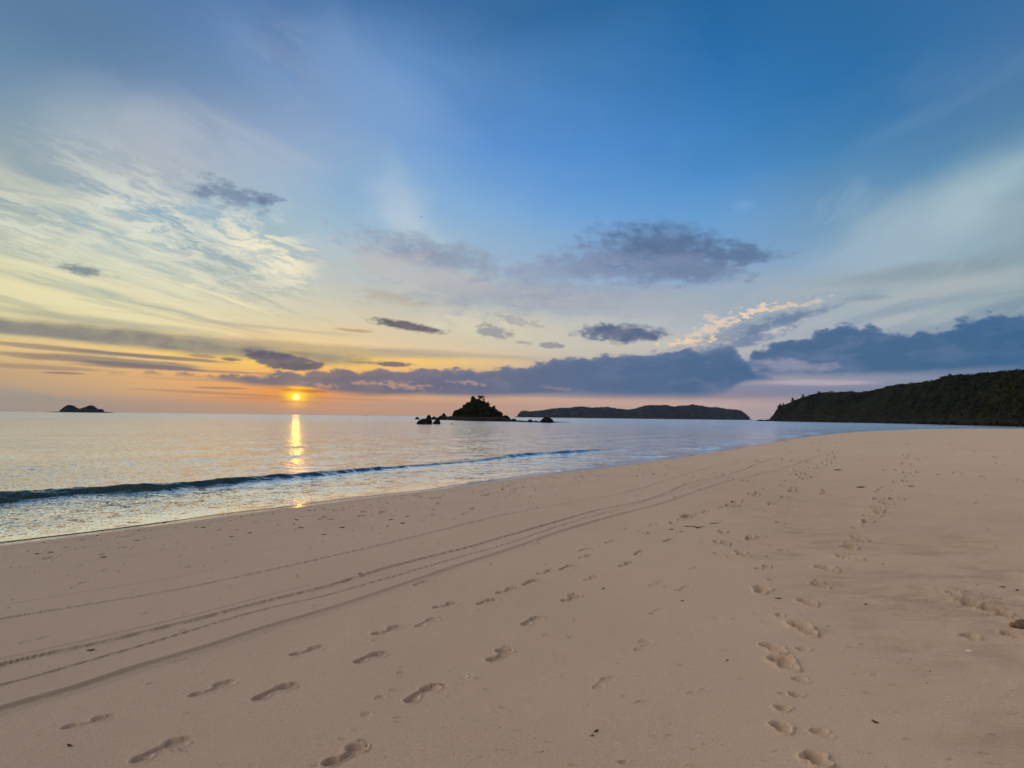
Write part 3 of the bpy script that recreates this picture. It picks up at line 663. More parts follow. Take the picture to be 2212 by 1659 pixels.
# ------------------------------------------------------------------ sea
CREST = [tuple(hit(X, Y, .17)) for X, Y in [(-900,1140),(-400,1100),(0,1065),(200,1051),(400,1039),(500,1031),(650,1019),(800,1005),(900,998),(1000,991),(1150,976),(1290,968),(1400,961)]]
CREST = smooth_poly(CREST, 3)
AZW = np.radians(np.concatenate([np.arange(-180, -44, 2.0), np.arange(-44, 44, .075), np.arange(44, 180, 2.0)]))
invw = np.concatenate([np.linspace(1 / 6., 1 / 9.5, 90)[:-1], np.linspace(1 / 9.5, 1 / 60., 760)[:-1], np.linspace(1 / 60., 1 / 9000., 260)])
Rw = np.concatenate([[3., 4.5, 5.4], 1 / invw])
RR2, AA2 = np.meshgrid(Rw, AZW, indexing='ij'); wx = RR2 * np.sin(AA2); wy = RR2 * np.cos(AA2)
q, ar = seg_dist(wx, wy, CREST)          # positive = shoreward
cr_pts = np.array(CREST); Lc = np.concatenate([[0], np.cumsum(np.linalg.norm(np.diff(cr_pts, axis=0), axis=1))])
def arc_of(X, Y):
    h_ = hit(X, Y, .17); return float(seg_dist(np.array([h_[0]]), np.array([h_[1]]), CREST)[1][0])
keys = [(-400,.12),(0,.18),(200,.18),(400,.17),(600,.15),(720,.12),(820,.08),(900,.06),(1000,.055),(1060,.09),(1130,.13),(1220,.13),(1285,.08),(1330,.03),(1400,0)]
ycr = lambda X: float(np.interp(X, [-900,-400,0,200,400,500,650,800,900,1000,1150,1290,1400], [1140,1100,1065,1051,1039,1031,1019,1005,998,991,976,968,961]))
ks = [arc_of(X, ycr(X)) for X, _ in keys]
A = np.interp(ar, ks, [h_ for _, h_ in keys], left=.15, right=0)
A = A * (1 + .18 * fbm(ar * .5, ar * 0, 3, 61)) * ss(RR2, 300, 150)
qq = q + .16 * fbm(ar * .45, ar * 0, 3, 62) + .05 * fbm(ar * 2.2, ar * 0, 2, 63)
front = .15 + A * .9
prof_ = np.where(qq > 0, np.exp(-(np.maximum(qq, 0) / front) ** 2), np.exp(-np.abs(np.minimum(qq, 0)) / (.5 + A * 2.6)))
wz = A * prof_ - A * .16 * np.exp(-((qq - 1.0 - A) / .5) ** 2)
# low swell lines behind it, parallel to the shore, and broken ripples
dw, aw = shore_d(wx, wy)
swell = .035 * np.sin(-dw * 2 * math.pi / 7.5 + 1.2 * fbm(wx * .05, wy * .05, 3, 71)) * ss(-dw, 6, 14) * ss(RR2, 220, 80)
wz += swell * (.6 + .5 * fbm(wx * .06, wy * .06, 2, 72))
rp = fbm(wx * 1.6 + 30, wy * 1.6, 4, 73) * .016 + fbm(wx * .55, wy * .55, 3, 74) * .016
wz += rp * ss(RR2, 110, 30) * ss(-dw, .1, 3)
wz += A * .35 * fbm(ar * 1.6, q * 3.2, 4, 77) * np.exp(-(q / .6) ** 2)
# second small wavelets at the right, breaking on the sand
for X0, Y0, X1, Y1, hgt_ in [(1500, 971, 1560, 967, .14), (1400, 989, 1440, 985, .08), (1555, 957, 1600, 955, .09), (1690, 943, 1730, 941, .16), (1746, 937, 1775, 936, .16), (1330, 953, 1450, 948, .05), (1610, 951, 1680, 947, .06)]:
    a_, b_ = hit(X0, Y0), hit(X1, Y1); qd, ad = seg_dist(wx, wy, [tuple(a_), tuple(b_)]); Ls = np.linalg.norm(b_ - a_)
    endw = np.clip(np.minimum(ad, Ls - ad) / (.3 * Ls), 0, 1)
    wz += hgt_ * endw * np.where(qd > 0, np.exp(-(qd / .35) ** 2), np.exp(-np.abs(qd) / .9))
wz = wz * ss(-dw, -.2, 1.2)
wz = np.where(dw > .15, -.35, wz)
sea = mesh_obj('sea', np.stack([wx, wy, wz], -1).reshape(-1, 3), grid_faces(len(Rw), len(AZW), True)); tag(sea, kind='structure')
foam = .0 * wx
vattr(sea, 'shore', (-dw).ravel()); vattr(sea, 'crest', (np.exp(-((qq + .03) / .10) ** 2) * ss(A, .05, .2)).ravel())
vattr(sea, 'face', (np.exp(-(np.maximum(qq, 0) / (front * 1.2)) ** 2) * np.exp(-np.maximum(-qq - .1, 0) / .15) * ss(A, .02, .07)).ravel())
def water_material(name, edge):
    mt, p, o = material(name); P = poss(); px, py, pz = sep(P)
    geo = S.tree.nodes.new('ShaderNodeNewGeometry'); N = S(geo.outputs['Normal'])
    dist = vm('LENGTH', comb(px, py, 0.0))
    def slopes(sx_, sy_, det, r, off, side=1.0):
        Q = vm('ADD', vm('MULTIPLY', rot(P, -32), (sx_, sy_, 1)), (off, off * .7, 0))
        a = noise(Q, 1, det, r, dim='2D') - .5; b = noise(vm('ADD', Q, (53.1, 19.7, 0)), 1, det, r, dim='2D') - .5
        return comb(a * side, b, 0.0)
    s1 = slopes(3.2, 4.4, 4, .62, 3.0, 3.0); s2 = slopes(.7, .9, 3, .55, 17.0); s3 = slopes(14., 16., 2, .6, 9.0, 4.2)
    patch = sstep(noise(vm('MULTIPLY', rot(P, -32), (.02, .09, 1)), 1, 4, .55, dim='2D'), .3, .7, .65, 1.25)
    sl = vm('ADD', vm('SCALE', s1, scale=.40), vm('ADD', vm('SCALE', s2, scale=.24), vm('SCALE', s3, scale=.30)))
    sl = vm('SCALE', sl, scale=patch * sstep(attr('shore'), -.1, 1.5, .25, 1.0) * sstep(dist, 20, 260, .95, 1.7))
    nn_ = vm('NORMALIZE', vm('ADD', N, sl))
    put(p.inputs['Normal'], nn_)
    shc = attr('shore')
    deep = mix((.16, .125, .10), mix((.06, .085, .075), (.006, .040, .048), sstep(shc, .8, 6)), sstep(shc, .0, .9))
    fo = noise(vm('MULTIPLY', P, (1, 1, 1)), 7, 5, .7)
    right = sstep(px, -3, 14) * sstep(dist, 160, 60)
    lace = sstep(fo, .52, .66) * sstep(shc + noise(P, .35, 3, .5) * 3, 3.8, 1.4) * right
    lace = m('MAXIMUM', lace, attr('crest') * sstep(fo, .58, .68) * .12)
    put(p.inputs['Base Color'], mix(deep, (.62, .62, .66), lace * .6))
    put(p.inputs['Roughness'], .6); p.inputs['Specular IOR Level'].default_value = 0.0
    gl = S.tree.nodes.new('ShaderNodeBsdfGlossy'); put(gl.inputs['Roughness'], sstep(dist, 15, 400, .10, .18)); put(gl.inputs['Normal'], nn_)
    gl.inputs['Color'].default_value = (1, 1, 1, 1)
    fr = S.tree.nodes.new('ShaderNodeFresnel'); fr.inputs['IOR'].default_value = 1.333; put(fr.inputs['Normal'], nn_)
    ms = S.tree.nodes.new('ShaderNodeMixShader'); put(ms.inputs[0], m('ADD', sstep(S(fr.outputs[0]), .07, .38, .025, 1.0) * (1.0 - attr('face')), S(fr.outputs[0]) * attr('face') * .8) * (1.0 - lace * .5))
    S.tree.links.new(p.outputs[0], ms.inputs[1]); S.tree.links.new(gl.outputs[0], ms.inputs[2]); S.tree.links.new(ms.outputs[0], o.inputs[0])
    return mt
sea.data.materials.append(water_material('water', False))
# thin sheet of water running out on the sand, with its rounded lip
ln = []; L = 0
pts = [q_ for q_ in SHORE if -25 < q_[1] < 215 and q_[0] < 140]
dense = []
for (x0, y0), (x1, y1) in zip(pts[:-1], pts[1:]):
    l = math.hypot(x1 - x0, y1 - y0); r_ = max(8, math.hypot(x0, y0)); n_ = max(1, int(l / (r_ * .004)))
    dense += [(x0 + (x1 - x0) * k / n_, y0 + (y1 - y0) * k / n_) for k in range(n_)]
DP = np.array(dense); tg = np.gradient(DP, axis=0); tg /= np.linalg.norm(tg, axis=1)[:, None]
k_ = 25; ker = np.ones(k_) / k_
tg = np.stack([np.convolve(np.pad(tg[:, i], k_ // 2, mode='edge'), ker, 'valid') for i in (0, 1)], 1); tg /= np.linalg.norm(tg, axis=1)[:, None]
nrm = np.stack([tg[:, 1], -tg[:, 0]], 1)       # landward
_, sa = shore_d(DP[:, 0], DP[:, 1])
run = .05 + .10 * (fbm(sa * .12, sa * 0, 4, 81) + .2) * 1.6
prof2 = [(-1.3, .004), (-.9, .005), (-.5, .006), (-.25, .007), (-.10, .008), (-.05, .009), (-.02, .008), (-.005, .004), (.004, -.003), (.01, -.02)]
V_ = []
for q0, h0 in prof2:
    o_ = DP + nrm * (run + q0)[:, None]; dd = run + q0
    zs = np.maximum(base_z(dd + wobf(sa, dd)), 0.0)
    V_.append(np.stack([o_[:, 0], o_[:, 1], zs + h0], 1))
V_ = np.array(V_); swash = mesh_obj('swash', V_.reshape(-1, 3), grid_faces(V_.shape[0], V_.shape[1])[:, ::-1], bpy.data.materials['water']); tag(swash, kind='structure')
vattr(swash, 'shore', np.repeat(np.array([.9, .6, .4, .2, .1, .1, .1, .1, .1, .1]), V_.shape[1])); vattr(swash, 'crest', np.zeros(V_.shape[0] * V_.shape[1]))

#@@LAND@@
# ------------------------------------------------------------------ land: islands, headland, rocks, trees
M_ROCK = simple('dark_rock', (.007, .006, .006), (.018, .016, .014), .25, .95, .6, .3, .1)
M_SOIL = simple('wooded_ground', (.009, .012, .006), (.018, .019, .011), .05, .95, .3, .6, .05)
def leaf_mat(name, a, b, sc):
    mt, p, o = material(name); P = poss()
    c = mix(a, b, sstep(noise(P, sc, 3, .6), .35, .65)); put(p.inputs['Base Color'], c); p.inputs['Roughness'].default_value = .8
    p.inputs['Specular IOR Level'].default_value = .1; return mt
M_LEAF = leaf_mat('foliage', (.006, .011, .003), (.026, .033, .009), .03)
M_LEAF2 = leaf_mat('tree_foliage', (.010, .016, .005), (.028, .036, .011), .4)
M_BARK = simple('bark', (.05, .04, .032), (.09, .075, .06), 3, .9)
def soup(name, C_, size, mat, parent=None, up=.3, tris=True, loc=None):
    """leaf clumps: one or two bent faces around every centre"""
    n = len(C_); size = np.broadcast_to(np.asarray(size, float), (n,))
    nr = RNG.normal(size=(n, 3)); nr[:, 2] += up; nr /= np.linalg.norm(nr, axis=1)[:, None]
    t = np.cross(nr, RNG.normal(size=(n, 3))); t /= np.linalg.norm(t, axis=1)[:, None]; b = np.cross(nr, t)
    s = size[:, None] * RNG.uniform(.6, 1.2, (n, 1)); w = s * RNG.uniform(.45, .9, (n, 1))
    v = np.stack([C_ - t * s, C_ - b * w + nr * s * .25, C_ + t * s, C_ + b * w + nr * s * .25], 1).reshape(-1, 3)
    f = np.arange(n * 4, dtype=np.int64).reshape(-1, 4)
    return mesh_obj(name, v, f, mat, parent, smooth=False, loc=loc)
def massif(name, ridge, base, mat, back=None, nu=220, nv=26, rough=2.0, seed=1, steep=.45, cliff=.0, rscale=None, dist=None):
    """terrain: ridge and waterline outlines give bearing, distance and height; the cross-section runs from
    the waterline (distance of base) over the ridge (set back) and down the far side"""
    X = np.linspace(ridge[0][0], ridge[-1][0], nu); Yr = np.interp(X, [p_[0] for p_ in ridge], [p_[1] for p_ in ridge])
    if dist is None:
        Yb = np.interp(X, [p_[0] for p_ in base], [p_[1] for p_ in base]); db = np.array([np.linalg.norm(hit(x, y)) for x, y in zip(X, Yb)])
    else: db = np.interp(X, [p_[0] for p_ in dist], [p_[1] for p_ in dist])
    bk = np.interp(X, [p_[0] for p_ in back], [p_[1] for p_ in back])
    dirs = np.array([[ray(x, y).x, ray(x, y).y, ray(x, y).z] for x, y in zip(X, Yr)]); hz_ = np.linalg.norm(dirs[:, :2], axis=1)
    dr = db + bk; top = EYE + dirs[:, 2] / hz_ * dr; top = np.maximum(top, .1)
    ux, uy = dirs[:, 0] / hz_, dirs[:, 1] / hz_
    vv = np.concatenate([[-.08], np.linspace(0, 1, nv), np.linspace(1.08, 2.3, nv // 2)])
    V_ = []
    for v in vv:
        if v < 0: hgt_ = -1.5 + 0 * top
        elif v <= 1: hgt_ = top * (1 - (1 - v) ** (1 / steep)) * (1 - cliff) + top * cliff * min(1, v * 12)
        else: hgt_ = top * max(0, 1 - ((v - 1) / 1.2) ** 1.6) - (2 if v > 2.2 else 0)
        d = db + bk * v
        V_.append(np.stack([ux * d, uy * d, hgt_], 1))
    V_ = np.array(V_); sc = rscale or rough * 6
    n_ = fbm(V_[..., 0] / sc, V_[..., 1] / sc, 5, seed) * rough * np.clip(V_[..., 2] / (rough * 3), 0, 1)
    V_[..., 2] += n_ * np.where(vv[:, None] > .9, np.where(vv[:, None] < 1.15, .35, 1), 1)
    o = mesh_obj(name, V_.reshape(-1, 3), grid_faces(V_.shape[0], nu), mat); return o, V_
def sample_surface(V_, n, vmin=0, vmax=None, lift=0.0, keep=None):
    a, b, _ = V_.shape; vmax = vmax or a - 1.01
    r = RNG.uniform(vmin, vmax, n); c = RNG.uniform(0, b - 1.01, n); i, j = r.astype(int), c.astype(int); fr, fc = (r - i)[:, None], (c - j)[:, None]
    p_ = V_[i, j] * (1 - fr) * (1 - fc) + V_[i + 1, j] * fr * (1 - fc) + V_[i, j + 1] * (1 - fr) * fc + V_[i + 1, j + 1] * fr * fc
    if keep is not None: p_ = p_[keep(p_)]
    p_ = p_.copy(); p_[:, 2] += lift * RNG.uniform(0, 1, len(p_)); return p_
def q5(pts): return [(1612.9 + .2708 * x, 771.9 + .2708 * y) for x, y in pts]
def q4(pts): return [(1094.4 + .25 * x, 806.4 + .25 * y) for x, y in pts]
def q1(pts): return [(.25 * x, 806.4 + .25 * y) for x, y in pts]
def q3(pts): return [(864 + x / 6, 829.5 + y / 6) for x, y in pts]

# headland on the right
rd = q5([(100,505),(150,499),(185,492),(220,460),(245,420),(262,392),(300,386),(380,350),(450,322),(520,306),(600,291),(700,284),(830,284),(920,286),(1000,274),(1100,251),(1220,226),(1400,212),(1500,194),(1600,166),(1700,154),(1800,156),(1900,147),(2000,139),(2100,127),(2212,116)]) + [(2330, 798), (2600, 780), (3100, 790)]
bs_ = q5([(100,508),(500,515),(1000,523),(1500,535),(1900,545),(2212,553)]) + [(2330, 926), (2600, 934), (3100, 946)]
HD = [(X, min(1500, float(np.linalg.norm(hit(X, Y))))) for X, Y in bs_]
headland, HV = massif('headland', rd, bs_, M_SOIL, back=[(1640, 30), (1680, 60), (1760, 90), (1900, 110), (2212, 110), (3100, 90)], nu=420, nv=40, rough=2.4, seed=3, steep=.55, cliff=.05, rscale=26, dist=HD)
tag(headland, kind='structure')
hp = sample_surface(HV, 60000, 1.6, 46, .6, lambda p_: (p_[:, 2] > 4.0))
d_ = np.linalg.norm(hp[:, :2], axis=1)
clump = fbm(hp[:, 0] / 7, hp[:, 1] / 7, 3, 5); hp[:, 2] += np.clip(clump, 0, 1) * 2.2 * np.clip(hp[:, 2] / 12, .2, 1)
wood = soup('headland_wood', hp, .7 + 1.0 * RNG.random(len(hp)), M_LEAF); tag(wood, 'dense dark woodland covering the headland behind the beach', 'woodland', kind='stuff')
# shore rocks at the headland's foot
sf = sample_surface(HV, 2600, .4, 2.6, .8, None); sf[:, 2] = np.abs(RNG.normal(size=len(sf))) * .8
shr = soup('headland_scree', sf, .9 + .8 * RNG.random(len(sf)), M_ROCK); tag(shr, 'dark broken rock along the foot of the wooded headland', 'rocks', kind='stuff')

# long island far out
ri = q4([(70,379),(85,376),(100,372),(130,342),(160,338),(200,345),(260,343),(330,333),(390,318),(450,312),(550,310),(640,298),(740,312),(870,307),(950,320),(1050,328),(1120,318),(1200,293),(1260,288),(1330,292),(1370,288),(1450,305),(1520,292),(1560,295),(1610,288),(1680,293),(1750,308),(1830,308),(1900,320),(2010,332),(2050,355),(2095,396),(2120,400)])
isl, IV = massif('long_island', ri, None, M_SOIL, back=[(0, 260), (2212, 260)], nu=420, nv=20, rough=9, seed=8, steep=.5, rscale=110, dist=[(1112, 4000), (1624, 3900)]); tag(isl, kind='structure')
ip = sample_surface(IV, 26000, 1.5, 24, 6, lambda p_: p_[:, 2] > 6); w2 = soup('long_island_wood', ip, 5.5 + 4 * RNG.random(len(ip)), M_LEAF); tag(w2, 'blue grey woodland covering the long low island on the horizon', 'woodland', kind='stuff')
# twin-humped islet at the left
rl = q1([(395,334),(430,333),(510,331),(540,318),(560,300),(585,288),(605,285),(640,294),(690,321),(740,300),(762,294),(800,292),(822,305),(835,318),(880,322),(900,332),(975,338)])
isl2, LV = massif('twin_islet', rl, None, M_SOIL, back=[(0, 60), (400, 60)], nu=160, nv=16, rough=2, seed=9, steep=.4, rscale=30, dist=[(90, 2300), (250, 2300)]); tag(isl2, kind='structure')
ip = sample_surface(LV, 3500, 1.5, 18, 2, lambda p_: p_[:, 2] > 4); w3 = soup('twin_islet_wood', ip, 2.6 + 1.6 * RNG.random(len(ip)), M_LEAF); tag(w3, 'dark scrub covering the two humps of the far left islet', 'scrub', kind='stuff')
# rocky islet in the middle
rm = q3([(672,424),(688,410),(692,384),(720,368),(745,356),(800,344),(830,306),(870,278),(915,250),(935,228),(960,220),(1000,222),(1040,226),(1075,236),(1110,256),(1140,276),(1170,312),(1200,340),(1225,345),(1250,362),(1290,394),(1320,408),(1345,424)])
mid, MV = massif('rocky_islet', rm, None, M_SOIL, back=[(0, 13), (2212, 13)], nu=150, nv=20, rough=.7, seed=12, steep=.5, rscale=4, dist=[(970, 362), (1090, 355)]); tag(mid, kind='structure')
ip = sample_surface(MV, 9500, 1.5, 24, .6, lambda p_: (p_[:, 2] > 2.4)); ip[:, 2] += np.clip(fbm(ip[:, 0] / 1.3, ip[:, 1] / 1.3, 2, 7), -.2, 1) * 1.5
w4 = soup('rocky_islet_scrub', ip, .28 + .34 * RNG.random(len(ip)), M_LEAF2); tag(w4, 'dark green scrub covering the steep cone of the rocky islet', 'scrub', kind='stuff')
# its ledge: a low rock shelf running left and right
le = q3([(395,462),(410,448),(430,440),(480,436),(500,430),(560,428),(640,422),(700,424),(900,432),(1340,434),(1420,452),(1500,470),(1560,472),(1650,480),(1740,484),(1830,484),(1980,486),(2070,492),(2200,494)])
lb = q3([(395,464),(600,466),(900,478),(1300,486),(1500,490),(1700,498),(2000,500),(2200,497)])
ledge, EV = massif('rock_ledge', le, lb, M_ROCK, back=[(0, 9), (2212, 9)], nu=300, nv=10, rough=.35, seed=14, steep=.3, cliff=.5, rscale=2.2); tag(ledge, kind='structure')

# rocks, each one a thing
def rock(X0, X1, Ytop, Ybase, label, peak=.5, power=2.2, seed=0, group=None, squat=.8, name='rock'):
    c = hit((X0 + X1) / 2, Ybase); r = np.linalg.norm(c); w = abs(X1 - X0) / F * r; h = (Ybase - Ytop) / F * r
    nu_, nv_ = 40, 18
    th = np.linspace(0, 2 * math.pi, nu_, endpoint=False); V_ = []
    for k in range(nv_):
        t = k / (nv_ - 1); rad = (1 - t ** power) ** (1 / 1.6) if t < 1 else 0
        z = -h * .12 + t * h * 1.12
        x = np.cos(th) * rad * w / 2 + (peak - .5) * w * t; y = np.sin(th) * rad * w * squat / 2
        V_.append(np.stack([x, y, np.full(nu_, z)], 1))
    V_ = np.array(V_).reshape(-1, 3); rr = max(w, h)
    k1 = fbm(V_[:, 0] / rr * 2.2 + seed, V_[:, 2] / rr * 2.2 + V_[:, 1] / rr * 1.7, 4, seed + 5); k2 = np.round(k1 * 5) / 5
    kk = 1 + .30 * (k1 * .5 + k2 * .5); V_[:, 0] *= kk; V_[:, 1] *= kk; V_[:, 2] = V_[:, 2] * (1 + .10 * k2)
    a = math.atan2(c[0], c[1]); d = c / r * (w * squat / 2)
    o = mesh_obj(name, V_, grid_faces(nv_, nu_, True), M_ROCK, smooth=False, loc=(c[0] + d[0], c[1] + d[1], 0)); o.rotation_euler = (0, 0, -a)
    return tag(o, label, 'rock', group)
G = 'rocks standing in the sea round the islet'
def rq(x0, x1, yt, yb, *a, **k): return rock(864 + x0 / 6, 864 + x1 / 6, 829.5 + yt / 6, 829.5 + yb / 6, *a, group=G, **k)
rq(186, 266, 424, 459, 'small pointed black rock farthest left of the rocky islet', .45, 1.0, 1)
rq(228, 408, 446, 521, 'broad flat-topped black rock, nearest and largest of those left of the islet', .58, 4.0, 2)
rq(338, 420, 400, 462, 'pointed black rock rising just behind the broad flat-topped rock', .42, 1.3, 3)
rq(420, 524, 456, 519, 'upright black rock with a slanting left side, right of the broad flat-topped rock', .72, 2.2, 4)
rq(408, 476, 420, 462, 'low rounded rock joining the pointed rock to the islet ledge', .5, 2.4, 5)
rq(480, 600, 408, 464, 'wide dark boulder on the left end of the islet ledge', .55, 2.6, 6)
rq(538, 616, 376, 440, 'tall tilted boulder standing on top of the wide boulder left of the islet', .32, 1.7, 7)
rq(625, 700, 414, 464, 'low dark boulder against the left foot of the wooded islet', .5, 2.6, 8)
rq(1310, 1432, 404, 484, 'large rounded boulder at the right foot of the wooded islet', .42, 2.6, 9)
rq(1432, 1512, 446, 488, 'smaller domed boulder just right of the one at the islet foot', .5, 2.4, 10)
rq(1640, 1738, 458, 496, 'low domed rock halfway along the right-hand ledge of the islet', .5, 2.0, 11)
rq(1740, 1780, 470, 496, 'smallest round rock on the right-hand ledge, beside the big domed rock', .5, 1.6, 12)
rq(1826, 1985, 424, 501, 'big domed black rock near the right end of the ledge', .56, 3.0, 13)
rq(652, 686, 511, 521, 'tiny rock just breaking the water in front of the islet', .5, 1.6, 14)
rock(1634, 1652, 906.3, 909.2, 'low dark rock in the water off the tip of the headland', .5, 1.5, 15, group=None)
rock(1113, 1118, 899.3, 901.2, 'tiny pillar of rock off the left end of the long far island', .5, 1.5, 16)

# trees that stand out against the sky
def tube(pts, rads, ns=6):
    V_, F_ = [], []
    for k, (p_, r_) in enumerate(zip(pts, rads)):
        p_ = Vector(p_); d = (Vector(pts[min(k + 1, len(pts) - 1)]) - Vector(pts[max(k - 1, 0)])).normalized(); a = d.orthogonal().normalized(); b = d.cross(a)
        for j in range(ns):
            an = 2 * math.pi * j / ns; V_.append(tuple(p_ + a * math.cos(an) * r_ + b * math.sin(an) * r_))
    for k in range(len(pts) - 1):
        for j in range(ns): F_.append([k * ns + j, k * ns + (j + 1) % ns, (k + 1) * ns + (j + 1) % ns, (k + 1) * ns + j])
    F_.append(list(range(ns))[::-1]); F_.append([(len(pts) - 1) * ns + j for j in range(ns)]); return V_, F_
def make_tree(x, y, z, h, spread, label, group, seed, leaves=420, lsize=.16, sparse=.0, crown_base=.35):
    rnd = random.Random(seed); t = empty('tree', (x, y, z)); tag(t, label, 'tree', group)
    VV, FF = [], []; tips = []
    def add(pts, rads):
        v, f = tube(pts, rads); o = len(VV); VV.extend(v); FF.extend([[i + o for i in q_] for q_ in f])
    lean = rnd.uniform(-.12, .12) * h
    tp = [(0, 0, -.06 * h), (lean * .2, 0, .25 * h), (lean * .6, .02 * h, .5 * h), (lean, 0, .8 * h)]
    add(tp, [.035 * h, .028 * h, .02 * h, .008 * h])
    for k in range(11):
        u = rnd.uniform(crown_base * .8, .8); a = rnd.uniform(0, 2 * math.pi); L_ = spread * rnd.uniform(.6, 1.1) * (1.1 - u * .5)
        s_ = Vector((lean * u, 0, u * h)); m_ = s_ + Vector((math.cos(a) * L_ * .5, math.sin(a) * L_ * .5, .09 * h)); e_ = s_ + Vector((math.cos(a) * L_, math.sin(a) * L_, .2 * h * rnd.uniform(.6, 1.3)))
        add([tuple(s_), tuple(m_), tuple(e_)], [.014 * h, .009 * h, .003 * h]); tips.append(e_); tips.append(m_)
        for _ in range(3):
            e2 = m_ + Vector((rnd.uniform(-.3, .3) * L_, rnd.uniform(-.3, .3) * L_, rnd.uniform(.05, .22) * h)); add([tuple(m_), tuple(e2)], [.006 * h, .002 * h]); tips.append(e2)
    mesh_obj('trunk', VV, FF, M_BARK, t, smooth=True)
    tips = [Vector(q_) for q_ in tips if rnd.random() > sparse]
    C_ = []
    for _ in range(leaves):
        c_ = rnd.choice(tips); C_.append((c_.x + rnd.gauss(0, spread * .16), c_.y + rnd.gauss(0, spread * .16), c_.z + rnd.gauss(0, spread * .11)))
    soup('crown', np.array(C_), lsize * h * .55, M_LEAF2, t)
    return t
def tree_at(X, Ytop, Ybase, r, spread_px, *a, **k):
    d = ray(X, Ybase); hzn = math.hypot(d.x, d.y); x, y = d.x / hzn * r, d.y / hzn * r; z = EYE + d.z / hzn * r; h = (Ybase - Ytop) / F * r
    return make_tree(x, y, z, h, spread_px / F * r / 2, *a, **k)
def t3(x, yt, yb, sp, *a, **k): return tree_at(864 + x / 6, 829.5 + yt / 6, 829.5 + yb / 6, 372, sp / 6, *a, **k)
GT = 'trees standing on the rocky islet'
t3(950, 172, 262, 70, 'bushy small tree on the left shoulder of the rocky islet summit', GT, 1, leaves=520)
t3(1035, 158, 250, 120, 'spreading open-branched tree crowning the summit of the rocky islet', GT, 2, leaves=330, sparse=.45, lsize=.13)
t3(1085, 178, 262, 60, 'thin nearly bare tree right of the islet summit tree', GT, 3, leaves=70, sparse=.6, lsize=.10)
t3(1140, 238, 300, 60, 'rounded bush-like tree on the upper right slope of the rocky islet', GT, 4, leaves=420)
t3(1215, 290, 372, 60, 'gappy tree leaning out from the right slope of the rocky islet', GT, 5, leaves=300, sparse=.3)
t3(1300, 362, 424, 44, 'low tree at the right foot of the rocky islet', GT, 6, leaves=360)
t3(870, 244, 310, 60, 'small tree on the upper left slope of the rocky islet', GT, 7, leaves=420)
t3(745, 342, 400, 80, 'low spreading tree at the left foot of the rocky islet', GT, 8, leaves=480)
def t1(x, yt, yb, sp, *a, **k): return tree_at(.25 * x, 806.4 + .25 * yt, 806.4 + .25 * yb, 2355, sp * .25, *a, **k)
t1(765, 283, 312, 26, 'small round-topped tree on the right hump of the far left islet', 'trees on the far left islet', 11, leaves=160, lsize=.2)
t1(802, 287, 316, 44, 'wider tree at the right edge of the far left islet hump', 'trees on the far left islet', 12, leaves=220, lsize=.2)
GH = 'trees standing out on the headland ridge'
def t5(x, yt, yb, sp, *a, **k):
    X = 1612.9 + .2708 * x; r = float(np.interp(X, [p_[0] for p_ in HD], [p_[1] for p_ in HD])) + float(np.interp(X, [1640, 1680, 1760, 1900, 2212], [30, 60, 90, 110, 110])) * .95
    return tree_at(X, 771.9 + .2708 * yt, 771.9 + .2708 * yb, r, sp * .2708, *a, **k)
for i, (x, yt, yb, sp, lb_) in enumerate([
    (266, 378, 425, 34, 'lowest tree at the seaward tip of the headland, just above the cliff'), (296, 368, 402, 16, 'thin upright tree just behind the lowest tree at the headland tip'),
    (370, 330, 368, 28, 'tree third from the seaward tip on the headland ridge'), (447, 302, 340, 30, 'tree standing clear on the headland ridge where the slope eases'),
    (578, 281, 312, 50, 'round bushy tree at the left end of the flat part of the headland ridge'), (680, 274, 300, 60, 'low broad tree in the middle of the flat part of the headland ridge'),
    (835, 272, 300, 50, 'broad tree at the right end of the flat part of the headland ridge'), (950, 272, 298, 50, 'small tree in the dip of the headland ridge'),
    (1235, 212, 246, 60, 'tree on the first rise of the headland ridge right of the dip'), (1310, 210, 240, 60, 'tree just right of the one on the first rise of the ridge'),
    (1440, 196, 232, 70, 'flat-topped tree halfway up the second rise of the headland ridge'), (1570, 166, 212, 60, 'left tree of the pair at the shoulder of the second rise'), (1620, 148, 200, 80, 'right and taller tree of the pair at the shoulder of the second rise'),
    (1690, 146, 186, 60, 'first tree right of the shoulder pair on the headland ridge'), (1750, 142, 186, 80, 'spreading tree on the high ridge left of the small gap'), (1825, 142, 186, 50, 'thin-crowned tree in the small gap of the high ridge'),
    (1900, 136, 180, 90, 'wide umbrella-shaped tree on the high ridge right of the small gap'), (1975, 134, 172, 60, 'small tree between the umbrella tree and the crest of the ridge'), (2045, 122, 168, 80, 'tree left of the highest crest on the headland ridge'),
    (2110, 116, 160, 70, 'tree below the highest crest of the headland ridge'), (2172, 108, 156, 90, 'topmost tree on the crest of the headland ridge near the photo edge')]):
    t5(x, yt, yb, sp, lb_, GH, 30 + i, leaves=300, lsize=.17, crown_base=.2)

